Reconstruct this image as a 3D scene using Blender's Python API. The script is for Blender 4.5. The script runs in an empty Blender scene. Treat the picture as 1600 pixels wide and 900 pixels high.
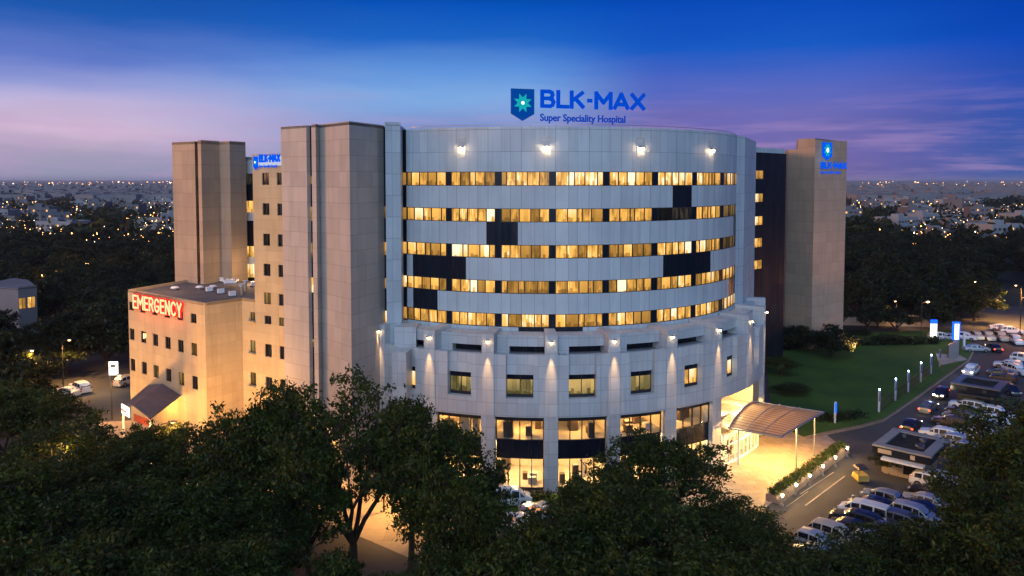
import bpy, math, random
import numpy as np
from math import radians, sin, cos, tan, pi, sqrt, atan2
random.seed(7); rng = np.random.default_rng(7)
sc = bpy.context.scene
col = sc.collection
# ---------------------------------------------------------------- camera
FPX = 1200.0; TH = radians(3.0); CAMZ = 33.5
cam = bpy.data.cameras.new("camera"); camo = bpy.data.objects.new("camera", cam); col.objects.link(camo)
camo.location = (0, 0, CAMZ); camo.rotation_euler = (pi/2 - TH, 0, 0)
cam.sensor_width = 36; cam.lens = FPX/1600*36; cam.shift_y = -106/1600; cam.clip_start = .5; cam.clip_end = 60000
sc.camera = camo
# ---------------------------------------------------------------- node helpers
def mat(name):
    m = bpy.data.materials.new(name); m.use_nodes = True
    nt = m.node_tree; nt.nodes.clear()
    return m, nt
def N(nt, t, **kw):
    n = nt.nodes.new(t)
    for k, v in kw.items():
        if k == 'inp':
            for kk, vv in v.items(): n.inputs[kk].default_value = vv
        else: setattr(n, k, v)
    return n
def L(nt, a, b): nt.links.new(a, b)
def ramp(nt, stops, fac, interp='LINEAR'):
    r = N(nt, 'ShaderNodeValToRGB'); cr = r.color_ramp; cr.interpolation = interp
    while len(cr.elements) > 1: cr.elements.remove(cr.elements[0])
    cr.elements[0].position = stops[0][0]; cr.elements[0].color = c4(stops[0][1])
    for p, c in stops[1:]:
        e = cr.elements.new(p); e.color = c4(c)
    L(nt, fac, r.inputs['Fac']); return r.outputs['Color']
def c4(c):
    if isinstance(c, (int, float)): c = (c, c, c)
    return (*c, 1) if len(c) == 3 else c
def s2l(r, g, b):
    return tuple((v/255/12.92 if v/255 <= .04045 else ((v/255+.055)/1.055)**2.4) for v in (r, g, b))
def math_n(nt, op, a, b=None, c=None, clamp=False):
    n = N(nt, 'ShaderNodeMath', operation=op, use_clamp=clamp)
    for i, v in enumerate((a, b, c)):
        if v is None: continue
        if isinstance(v, (int, float)): n.inputs[i].default_value = v
        else: L(nt, v, n.inputs[i])
    return n.outputs[0]
def mix(nt, f, a, b, blend='MIX'):
    n = N(nt, 'ShaderNodeMix', data_type='RGBA', blend_type=blend)
    for i, v in ((0, f), (6, a), (7, b)):
        if isinstance(v, (int, float)) and i == 0: n.inputs[0].default_value = v
        elif isinstance(v, (int, float, tuple)): n.inputs[i].default_value = c4(v)
        else: L(nt, v, n.inputs[i])
    return n.outputs[2]
def maprange(nt, v, a, b, c=0, d=1, smooth=False):
    n = N(nt, 'ShaderNodeMapRange'); n.interpolation_type = 'SMOOTHSTEP' if smooth else 'LINEAR'
    n.inputs['From Min'].default_value = a; n.inputs['From Max'].default_value = b
    n.inputs['To Min'].default_value = c; n.inputs['To Max'].default_value = d
    L(nt, v, n.inputs['Value']); return n.outputs['Result']
def noise(nt, vec, scale, detail=3, rough=.5, dim='3D'):
    n = N(nt, 'ShaderNodeTexNoise', noise_dimensions=dim, inp={'Scale': scale, 'Detail': detail, 'Roughness': rough})
    if vec is not None: L(nt, vec, n.inputs['Vector'])
    return n.outputs['Fac']
# ---------------------------------------------------------------- world: dusk sky
w = bpy.data.worlds.new("World"); sc.world = w; w.use_nodes = True
nt = w.node_tree; nt.nodes.clear()
tc = N(nt, 'ShaderNodeTexCoord'); sep = N(nt, 'ShaderNodeSeparateXYZ'); L(nt, tc.outputs['Generated'], sep.inputs[0])
X, Y, Z = sep.outputs
hl = math_n(nt, 'SQRT', math_n(nt, 'ADD', math_n(nt, 'MULTIPLY', X, X), math_n(nt, 'MULTIPLY', Y, Y)))
hl = math_n(nt, 'MAXIMUM', hl, .001)
v = math_n(nt, 'DIVIDE', Z, hl)                      # tan of elevation
az = math_n(nt, 'DIVIDE', X, hl)                     # sine of azimuth from the view axis
mp = N(nt, 'ShaderNodeMapping'); mp.inputs['Scale'].default_value = (2.2, 2.2, 15)
mp.inputs['Rotation'].default_value = (0, radians(5), 0)
L(nt, tc.outputs['Generated'], mp.inputs['Vector'])
cl1 = noise(nt, mp.outputs[0], 1.15, 5, .55)
mp2 = N(nt, 'ShaderNodeMapping'); mp2.inputs['Scale'].default_value = (5, 5, 60); mp2.inputs['Location'].default_value = (3, 1, 2); mp2.inputs['Rotation'].default_value = (0, radians(-3), 0)
L(nt, tc.outputs['Generated'], mp2.inputs['Vector'])
cl2 = noise(nt, mp2.outputs[0], 1.3, 6, .6)
vw = math_n(nt, 'ADD', v, math_n(nt, 'MULTIPLY', math_n(nt, 'SUBTRACT', cl1, .5), .07))
vv = math_n(nt, 'MULTIPLY', vw, 3.3, clamp=True)        # 0 at horizon, .77 at picture top (.235)
def P(y): return max(0, (281 - y)/1200*3.3)
left = ramp(nt, [(0, s2l(140,150,178)), (P(245), s2l(170,160,188)), (P(215), s2l(214,188,214)), (P(180), s2l(196,184,222)), (P(150), s2l(152,160,216)),
                 (P(110), s2l(100,124,202)), (P(60), s2l(28,90,178)), (P(0), s2l(6,70,160)), (1, s2l(2,50,125))], vv)
mid = ramp(nt, [(0, s2l(125,140,178)), (P(200), s2l(125,148,205)), (P(150), s2l(126,170,226)), (P(115), s2l(94,148,222)),
                (P(70), s2l(28,102,200)), (P(20), s2l(4,84,190)), (P(0), s2l(0,74,178)), (1, s2l(0,50,140))], vv)
right = ramp(nt, [(0, s2l(108,96,158)), (P(240), s2l(116,104,168)), (P(180), s2l(108,108,184)), (P(140), s2l(82,104,194)),
                  (P(80), s2l(22,90,196)), (P(0), s2l(0,70,186)), (1, s2l(0,46,145))], vv)
far = ramp(nt, [(0, s2l(58,90,160)), (P(180), s2l(42,84,180)), (P(100), s2l(5,72,186)), (P(0), s2l(0,60,170)), (1, s2l(0,40,130))], vv)
a = mix(nt, maprange(nt, az, -.52, -.10, smooth=True), left, mid)
a = mix(nt, maprange(nt, az, .0, .20, smooth=True), a, right)
a = mix(nt, maprange(nt, az, .36, .58, smooth=True), a, far)
cm = math_n(nt, 'MULTIPLY', maprange(nt, cl2, .44, .68, smooth=True), maprange(nt, v, .02, .125, .42, .0))
a = mix(nt, cm, a, s2l(196,158,204))
cmd = math_n(nt, 'MULTIPLY', maprange(nt, cl1, .50, .3, smooth=True), .16)
a = mix(nt, cmd, a, mix(nt, .72, a, s2l(20,60,140)))
# unseen sky behind the viewer, brightened as added fill light: warm left, blue right
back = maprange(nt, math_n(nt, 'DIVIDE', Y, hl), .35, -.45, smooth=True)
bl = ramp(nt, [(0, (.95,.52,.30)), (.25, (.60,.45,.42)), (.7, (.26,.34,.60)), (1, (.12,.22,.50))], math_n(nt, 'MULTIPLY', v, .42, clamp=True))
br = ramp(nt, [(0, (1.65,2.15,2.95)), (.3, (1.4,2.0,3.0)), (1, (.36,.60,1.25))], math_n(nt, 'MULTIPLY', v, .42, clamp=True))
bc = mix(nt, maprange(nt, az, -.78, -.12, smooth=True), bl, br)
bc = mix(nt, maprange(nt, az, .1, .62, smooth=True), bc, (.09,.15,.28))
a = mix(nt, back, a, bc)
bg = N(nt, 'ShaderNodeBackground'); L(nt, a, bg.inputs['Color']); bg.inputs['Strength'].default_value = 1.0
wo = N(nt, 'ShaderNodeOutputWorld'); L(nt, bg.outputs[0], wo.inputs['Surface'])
# last warm light from the left, behind the viewer
sl = bpy.data.lights.new("sun", 'SUN'); sun = bpy.data.objects.new("sun", sl); col.objects.link(sun)
SUN_AZ = (-1., -.06); SUN_EL = radians(7)
sl.energy = 1.6; sl.angle = radians(20); sl.color = (1, .42, .16)
sun.rotation_euler = (pi/2 - SUN_EL, 0, atan2(SUN_AZ[1], SUN_AZ[0]) + pi/2)
# render settings of the scene itself
sc.view_settings.view_transform = 'Standard'; sc.view_settings.look = 'None'; sc.view_settings.exposure = 0.0; sc.view_settings.gamma = 1
sc.render.engine = 'CYCLES'
sc.cycles.use_denoising = True
sc.cycles.max_bounces = 5; sc.cycles.diffuse_bounces = 2; sc.cycles.glossy_bounces = 2; sc.cycles.transparent_max_bounces = 8
sc.cycles.transmission_bounces = 3; sc.cycles.volume_bounces = 0; sc.cycles.caustics_reflective = False; sc.cycles.caustics_refractive = False
sc.cycles.sample_clamp_indirect = 4; sc.cycles.use_light_tree = True
HAZE_D = .00007
# ---------------------------------------------------------------- survey helpers (sight lines to world points)
FW = np.array((0, cos(TH), -sin(TH))); UP = np.array((0, sin(TH), cos(TH)))
XC, YC, R1, R2 = 3.9, 113.0, 28.2, 32.0
def ray(px, py): return np.array((1., 0, 0))*(px-800)/FPX + FW + UP*(344-py)/FPX
def gnd(px, py, z=0.):
    d = ray(px, py); t = (z-CAMZ)/d[2]; return (d[0]*t, d[1]*t)
def atY(px, py, y):
    d = ray(px, py); t = y/d[1]; return (d[0]*t, y, CAMZ+d[2]*t)
def onplane(px, py, p0, d2):     # vertical plane through p0 (x,y) along d2: returns distance along d2 and z
    d = ray(px, py); n = (-d2[1], d2[0]); t = (p0[0]*n[0]+p0[1]*n[1])/(d[0]*n[0]+d[1]*n[1])
    x, y = d[0]*t, d[1]*t
    l = sqrt(d2[0]**2+d2[1]**2)
    return ((x-p0[0])*d2[0]+(y-p0[1])*d2[1])/l, CAMZ+d[2]*t
# ---------------------------------------------------------------- mesh builder
class MB:
    def __init__(s): s.v=[]; s.f=[]; s.m=[]; s.uv=[]; s.rn=[]; s.sm=[]
    def face(s, pts, m=0, uv=None, rn=None, smooth=False):
        b = len(s.v); s.v += [tuple(p) for p in pts]; s.f.append(tuple(range(b, b+len(pts)))); s.m.append(m); s.uv.append(uv); s.rn.append(rn); s.sm.append(smooth)
    def hexa(s, b, t, m=0, rn=None):     # 4 bottom pts (ccw from above), 4 top pts
        s.face([b[3],b[2],b[1],b[0]], m, rn=rn); s.face(t, m, rn=rn)
        for i in range(4):
            j=(i+1)%4; s.face([b[i],b[j],t[j],t[i]], m, rn=rn)
    def box(s, cx, cy, cz, sx, sy, sz, m=0, rot=0, rn=None):
        c_, s_ = cos(rot), sin(rot); q=[]
        for dx, dy in ((-1,-1),(1,-1),(1,1),(-1,1)):
            x, y = dx*sx/2, dy*sy/2; q.append((cx+x*c_-y*s_, cy+x*s_+y*c_))
        s.hexa([(x,y,cz-sz/2) for x,y in q], [(x,y,cz+sz/2) for x,y in q], m, rn)
    def prism(s, poly, z0, z1, m=0, mt=None, zt=None):   # poly ccw
        n=len(poly)
        s.face([(x,y,z1) for x,y in poly], m if mt is None else mt)
        s.face([(x,y,z0) for x,y in reversed(poly)], m)
        for i in range(n):
            j=(i+1)%n; a_,b_=poly[i],poly[j]
            s.face([(*a_,z0),(*b_,z0),(*b_,z1),(*a_,z1)], m)
    def cyl(s, p0, p1, r0, r1=None, n=8, m=0, caps=True, smooth=True):
        r1 = r0 if r1 is None else r1
        p0=np.array(p0,float); p1=np.array(p1,float); d=p1-p0; d/=np.linalg.norm(d)+1e-9
        a_=np.cross(d,(0,0,1) if abs(d[2])<.9 else (1,0,0)); a_/=np.linalg.norm(a_); b_=np.cross(d,a_)
        A=[p0+r0*(cos(t)*a_+sin(t)*b_) for t in np.linspace(0,2*pi,n,endpoint=False)]
        B=[p1+r1*(cos(t)*a_+sin(t)*b_) for t in np.linspace(0,2*pi,n,endpoint=False)]
        for i in range(n):
            j=(i+1)%n; s.face([A[j],A[i],B[i],B[j]], m, smooth=smooth)
        if caps: s.face(A, m); s.face(B[::-1], m)
    def ball(s, c, r, m=0, n=8, sq=1):
        c=np.array(c); k=n//2
        for i in range(k):
            for j in range(n):
                def p(a,b): t=pi*a/k; q=2*pi*b/n; return c+np.array((r*sin(t)*cos(q), r*sin(t)*sin(q), r*sq*cos(t)))
                f=[p(i,j),p(i+1,j),p(i+1,j+1),p(i,j+1)]
                if i==0: f=[f[0],f[1],f[2]]
                elif i==k-1: f=[f[0],f[1],f[3]]
                s.face(f,m,smooth=True)
    def arc(s, p0, p1, r0, r1, z0, z1, m=0, step=1.5, mi=None, rn=None, ends=True):   # curved slab about the drum's axis, degrees
        n=max(1,int(round(abs(p1-p0)/step))); mi = m if mi is None else mi
        for k in range(n):
            a_=p0+(p1-p0)*k/n; b_=p0+(p1-p0)*(k+1)/n
            A=lambda r,z,p: (XC+r*sin(radians(p)), YC-r*cos(radians(p)), z)
            ua, ub = radians(a_)*r1, radians(b_)*r1
            s.face([A(r1,z0,a_),A(r1,z0,b_),A(r1,z1,b_),A(r1,z1,a_)], m, uv=[(ua,z0),(ub,z0),(ub,z1),(ua,z1)], rn=rn)
            s.face([A(r0,z0,b_),A(r0,z0,a_),A(r0,z1,a_),A(r0,z1,b_)], mi, rn=rn)
            s.face([A(r1,z1,a_),A(r1,z1,b_),A(r0,z1,b_),A(r0,z1,a_)], mi, rn=rn)
            s.face([A(r1,z0,b_),A(r1,z0,a_),A(r0,z0,a_),A(r0,z0,b_)], mi, rn=rn)
        if ends:
            for p,fl in ((p0,1),(p1,0)):
                q=[A(r0,z0,p),A(r1,z0,p),A(r1,z1,p),A(r0,z1,p)]
                s.face(q if fl else q[::-1], m, uv=([(0,z0),(r1-r0,z0),(r1-r0,z1),(0,z1)] if fl else [(0,z1),(r1-r0,z1),(r1-r0,z0),(0,z0)]), rn=rn)
    def build(s, name, mats, parent=None, merge=False):
        off = np.array(parent_root(parent)) if parent else np.zeros(3)
        me = bpy.data.meshes.new(name)
        V = np.array(s.v, float) - off
        me.from_pydata([tuple(p) for p in V], [], s.f)
        if not isinstance(mats, (list, tuple)): mats=[mats]
        for m_ in mats: me.materials.append(m_)
        me.polygons.foreach_set('material_index', s.m)
        me.polygons.foreach_set('use_smooth', s.sm)
        me.uv_layers.new(name='UVMap'); me.color_attributes.new('rnd','FLOAT_COLOR','CORNER')
        uvs=[]; rc=[]
        for f, u, r in zip(s.f, s.uv, s.rn):
            if u is None:
                p=[np.array(s.v[i]) for i in f]
                nrm=np.cross(p[1]-p[0], p[2]-p[0]); l=np.linalg.norm(nrm)
                nrm = nrm/l if l>1e-12 else np.array((0,0,1.))
                if abs(nrm[2])>.7: u=[(q[0],q[1]) for q in p]
                else:
                    t=np.array((-nrm[1],nrm[0])); t/=np.linalg.norm(t)+1e-9
                    u=[(q[0]*t[0]+q[1]*t[1], q[2]) for q in p]
            uvs += [c for q in u for c in q]
            r = r or (.5,.5,.5)
            rc += [c for _ in f for c in (*r,1.)]
        me.uv_layers['UVMap'].data.foreach_set('uv', uvs); me.color_attributes['rnd'].data.foreach_set('color', rc)
        me.update()
        o = bpy.data.objects.new(name, me); col.objects.link(o)
        if parent: o.parent = parent
        return o
def parent_root(p):
    loc = [0,0,0]
    while p is not None:
        loc = [loc[i]+p.location[i] for i in range(3)]; p = p.parent
    return loc
def tag(o, label, cat, group=None):
    o['label']=label; o['category']=cat
    if group: o['group']=group
    return o
def thing(name, label, cat, loc, group=None):
    o = bpy.data.objects.new(name, None); o.empty_display_size=.3; col.objects.link(o); o.location = loc
    return tag(o, label, cat, group)
def struct(o, kind='structure'): o['kind']=kind; return o
def dup(root, loc=None, rz=None, scale=None, label=None, matswap=None):
    def rec(o, par):
        c = o.copy(); col.objects.link(c)
        if par: c.parent = par
        for ch in kids.get(o.name, ()): rec(ch, c)
        return c
    kids = {}
    stack=[root]
    while stack:
        o=stack.pop(); ks=[c for c in CH.get(o.name, [])]; kids[o.name]=ks; stack+=ks
    r = rec(root, None)
    if loc is not None: r.location=loc
    if rz is not None: r.rotation_euler=(0,0,rz)
    if scale is not None: r.scale=scale
    if label: r['label']=label
    return r
CH = {}
def index_children():
    CH.clear()
    for o in col.objects:
        if o.parent: CH.setdefault(o.parent.name, []).append(o)
def lamp(kind, loc, energy, color=(1,.62,.28), size=.3, spot=None, blend=.6, target=None, name=None):
    l = bpy.data.lights.new(name or 'lamp_light', kind); l.energy=energy; l.color=color
    if kind in ('POINT','SPOT'): l.shadow_soft_size=size
    if kind=='SPOT': l.spot_size=radians(spot); l.spot_blend=blend
    o=bpy.data.objects.new(name or 'lamp_light', l); col.objects.link(o); o.location=loc
    if target is not None:
        import mathutils
        o.rotation_euler = (mathutils.Vector(target)-mathutils.Vector(loc)).to_track_quat('-Z','Y').to_euler()
    return o
# ---------------------------------------------------------------- materials
def pbsdf(name, color, rough=.6, metal=0, spec=.5, coat=0):
    m, t = mat(name); b=N(t,'ShaderNodeBsdfPrincipled'); o=N(t,'ShaderNodeOutputMaterial')
    b.inputs['Base Color'].default_value=c4(color); b.inputs['Roughness'].default_value=rough; b.inputs['Metallic'].default_value=metal
    b.inputs['Specular IOR Level'].default_value=spec; b.inputs['Coat Weight'].default_value=coat
    L(t,b.outputs[0],o.inputs['Surface']); return m
def noisy(name, c1, c2, scale=.4, rough=.8, detail=5, bump=0, coord='Object', spec=.3, stain=None):
    m, t = mat(name); b=N(t,'ShaderNodeBsdfPrincipled'); o=N(t,'ShaderNodeOutputMaterial'); g=N(t,'ShaderNodeNewGeometry')
    n=noise(t,g.outputs['Position'],scale,detail,.6)
    c=mix(t,maprange(t,n,.35,.65,smooth=True),c1,c2)
    n2=noise(t,g.outputs['Position'],scale*9,4,.6); c=mix(t,.25,c,mix(t,n2,c2,c1))
    L(t,c,b.inputs['Base Color']); b.inputs['Roughness'].default_value=rough; b.inputs['Specular IOR Level'].default_value=spec
    if bump:
        bp=N(t,'ShaderNodeBump',inp={'Strength':bump,'Distance':.1}); L(t,n2,bp.inputs['Height']); L(t,bp.outputs[0],b.inputs['Normal'])
    L(t,b.outputs[0],o.inputs['Surface']); return m
def clad(name, c1, c2, seam, bw=1.25, bh=1.65, ms=.035, rough=.42, metal=0., off=0., offx=0., offy=0., spec=.5, vs=.8, hs=.9, wob=.0):
    """panels with real joints: vs / hs = how strong the upright and level joints are, wob = uneven panel widths"""
    m, t = mat(name); b=N(t,'ShaderNodeBsdfPrincipled'); o=N(t,'ShaderNodeOutputMaterial'); u=N(t,'ShaderNodeUVMap'); u.uv_map='UVMap'
    sp=N(t,'ShaderNodeSeparateXYZ'); L(t,u.outputs[0],sp.inputs[0]); U_=math_n(t,'ADD',sp.outputs[0],offx+500*bw); V_=math_n(t,'ADD',sp.outputs[1],offy+bh*4)
    if wob: U_=math_n(t,'ADD',U_,math_n(t,'MULTIPLY',math_n(t,'SINE',math_n(t,'MULTIPLY',U_,1.7)),wob))
    row=math_n(t,'FLOOR',math_n(t,'DIVIDE',V_,bh))
    if off: U_=math_n(t,'ADD',U_,math_n(t,'MULTIPLY',row,bw*off))
    cu=math_n(t,'DIVIDE',U_,bw); cv=math_n(t,'DIVIDE',V_,bh); colm=math_n(t,'FLOOR',cu)
    su=math_n(t,'LESS_THAN',math_n(t,'FRACT',cu),ms/bw); sv=math_n(t,'LESS_THAN',math_n(t,'FRACT',cv),ms/bh)
    cb=N(t,'ShaderNodeCombineXYZ'); L(t,colm,cb.inputs[0]); L(t,row,cb.inputs[1]); wn_=N(t,'ShaderNodeTexWhiteNoise',noise_dimensions='2D'); L(t,cb.outputs[0],wn_.inputs['Vector'])
    g=N(t,'ShaderNodeNewGeometry')
    ms_=N(t,'ShaderNodeMapping'); ms_.inputs['Scale'].default_value=(1.6,1.6,.12); L(t,g.outputs['Position'],ms_.inputs['Vector'])
    st=noise(t,ms_.outputs[0],1.0,5,.65)                               # rain streaks
    dirt=noise(t,g.outputs['Position'],.22,4,.6)
    c=mix(t,wn_.outputs['Value'],c1,tuple(x*.93 for x in c2))
    c=mix(t,maprange(t,st,.45,.75,0,.38,smooth=True),c,tuple(x*.55 for x in c1))
    c=mix(t,maprange(t,dirt,.42,.7,0,.30,smooth=True),c,tuple(x*.66 for x in c2))
    sm=math_n(t,'MAXIMUM',math_n(t,'MULTIPLY',su,vs),math_n(t,'MULTIPLY',sv,hs))
    c=mix(t,sm,c,seam)
    L(t,c,b.inputs['Base Color'])
    ro=maprange(t,math_n(t,'ADD',st,math_n(t,'MULTIPLY',wn_.outputs['Value'],.2)),.3,.8,rough-.08,rough+.16); L(t,ro,b.inputs['Roughness'])
    b.inputs['Metallic'].default_value=metal; b.inputs['Specular IOR Level'].default_value=spec
    L(t,b.outputs[0],o.inputs['Surface']); return m
def emit(name, color, strength, sample=False, gloss=0):
    m, t = mat(name); e=N(t,'ShaderNodeEmission'); o=N(t,'ShaderNodeOutputMaterial')
    e.inputs['Color'].default_value=c4(color); e.inputs['Strength'].default_value=strength; L(t,e.outputs[0],o.inputs['Surface'])
    if not sample:
        try: m.cycles.emission_sampling='NONE'
        except Exception: pass
    return m
M={}
M['silver']=clad('silver_cladding',(.55,.60,.62),(.49,.54,.57),(.12,.14,.16),bw=1.25,bh=60,ms=.05,rough=.42,offx=.3,vs=.6,wob=.16)
M['silver_top']=clad('silver_cladding_top',(.54,.60,.63),(.48,.54,.58),(.12,.14,.16),bw=1.25,bh=2.45,ms=.05,rough=.42,offx=.3,offy=.15,hs=.7,vs=.6,wob=.16)
M['podium']=clad('pale_podium_panels',(.55,.57,.57),(.50,.51,.52),(.17,.17,.17),bw=1.12,bh=1.36,ms=.05,rough=.45,vs=.42,hs=.55)
M['tower']=clad('pale_tower_panels',(.47,.425,.375),(.44,.395,.35),(.15,.13,.12),bw=1.5,bh=1.72,ms=.05,rough=.5,vs=.15,hs=.55)
M['tower2']=clad('buff_tower_panels',(.42,.32,.23),(.385,.295,.215),(.13,.09,.06),bw=2.4,bh=2.1,ms=.06,rough=.62,vs=.15,hs=.5)
M['buff']=clad('buff_render',(.50,.40,.24),(.47,.375,.225),(.24,.17,.10),bw=2.1,bh=1.3,ms=.04,rough=.8,vs=.25,hs=.35)
M['dark']=pbsdf('dark_glass',(.012,.015,.022),.12,0,.35)
M['darkmat']=pbsdf('dark_recess',(.018,.022,.03),.5)
M['spandrel']=clad('dark_spandrel_glass',(.010,.014,.024),(.007,.010,.018),(.002,.002,.003),bw=1.21,bh=60,ms=.04,rough=.16,spec=.28,offx=.3)
M['frame']=pbsdf('dark_frame',(.02,.018,.018),.45)
M['white']=pbsdf('white_metal',(.7,.72,.74),.4)
M['steel']=pbsdf('steel',(.35,.36,.38),.35,.7)
M['darkwing']=clad('dark_wing_cladding',(.012,.014,.018),(.009,.01,.014),(.004,.004,.005),bw=1.4,bh=3.6,ms=.04,rough=.45,spec=.2)
M['roof']=noisy('grey_roof_felt',(.13,.125,.13),(.09,.088,.09),.35,.9)
M['darkroof']=noisy('dark_stained_roof',(.05,.048,.045),(.02,.02,.02),.9,.95,spec=.1)
M['colpaint']=pbsdf('blue_grey_column_paint',(.30,.38,.52),.45)
M['roofpale']=noisy('pale_roof_slab',(.30,.30,.32),(.22,.22,.24),.35,.9)
M['asphalt']=noisy('asphalt',(.075,.072,.070),(.05,.049,.05),.16,.78,bump=.25)
M['ground']=noisy('dark_earth',(.030,.032,.020),(.016,.02,.012),.05,.95)
M['farground']=noisy('far_ground',(.045,.055,.06),(.02,.026,.03),.004,.95)
M['lawn']=noisy('lawn_grass',(.024,.066,.006),(.052,.108,.010),.12,.95,detail=8,bump=.6)
M['kerb']=noisy('kerb_stone',(.28,.21,.16),(.2,.15,.11),.8,.85)
M['wallbeige']=noisy('beige_boundary_wall',(.42,.34,.25),(.34,.27,.2),.5,.85)
M['line']=noisy('road_paint',(.6,.5,.38),(.4,.34,.26),1.5,.7)
M['paving']=clad('entrance_paving',(.34,.27,.22),(.28,.225,.18),(.16,.12,.09),bw=1.2,bh=1.2,ms=.04,rough=.55,off=.5)
M['pavement']=clad('forecourt_paving',(.36,.29,.21),(.31,.25,.18),(.2,.16,.11),bw=2.4,bh=2.4,ms=.05,rough=.75)
M['tyre']=pbsdf('tyre_rubber',(.012,.012,.012),.8); M['rim']=pbsdf('wheel_rim',(.4,.4,.42),.3,.8)
M['carglass']=pbsdf('car_glass',(.012,.015,.02),.06,0,.8)
M['lampglass']=pbsdf('lamp_lens',(.55,.55,.52),.15)
M['tail']=pbsdf('tail_lens',(.35,.02,.01),.25)
M['headon']=emit('headlight_on',(1,.85,.6),14); M['tailon']=emit('taillight_on',(1,.05,.02),9)
M['bulb_street']=emit('sodium_bulb',(1,.50,.16),14); M['bulb']=emit('warm_bulb',(1,.66,.30),60); M['bulb_hot']=emit('hot_warm_bulb',(1,.74,.40),140); M['bulb_blue']=emit('cool_blue_bulb',(.55,.75,1),25)
M['bark']=noisy('bark',(.05,.036,.024),(.028,.02,.014),2.5,.95)
def leafmat(name, c1, c2, c3):
    m,t=mat(name); g=N(t,'ShaderNodeNewGeometry'); o=N(t,'ShaderNodeOutputMaterial'); oi=N(t,'ShaderNodeObjectInfo')
    n=noise(t,g.outputs['Position'],.33,3,.6)
    r=ramp(t,[(0,c1),(.5,c2),(1,c3)],math_n(t,'ADD',math_n(t,'MULTIPLY',g.outputs['Random Per Island'],.55),math_n(t,'MULTIPLY',maprange(t,n,.3,.7),.45)))
    r=mix(t,math_n(t,'MULTIPLY',oi.outputs['Random'],.55),r,mix(t,.35,r,(c3[0]*1.0,c3[1]*.80,c3[2]*.7)))
    d=N(t,'ShaderNodeBsdfPrincipled',inp={'Roughness':.55,'Specular IOR Level':.25}); L(t,r,d.inputs['Base Color'])
    tr=N(t,'ShaderNodeBsdfTranslucent'); L(t,mix(t,1.,r,(1.0,1.1,.5),'MULTIPLY'),tr.inputs['Color'])
    mx=N(t,'ShaderNodeMixShader'); mx.inputs[0].default_value=.28; L(t,d.outputs[0],mx.inputs[1]); L(t,tr.outputs[0],mx.inputs[2]); L(t,mx.outputs[0],o.inputs['Surface']); return m
M['leaf']=leafmat('leaves',(.005,.011,.002),(.020,.039,.005),(.10,.13,.017))  # palest tone puts lit-leaf highlights into the colour, scattered at random
M['leafdark']=leafmat('dark_leaves',(.003,.007,.003),(.010,.018,.005),(.042,.055,.011))
M['hedge']=leafmat('hedge_leaves',(.016,.034,.008),(.03,.055,.013),(.055,.085,.02))
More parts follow.
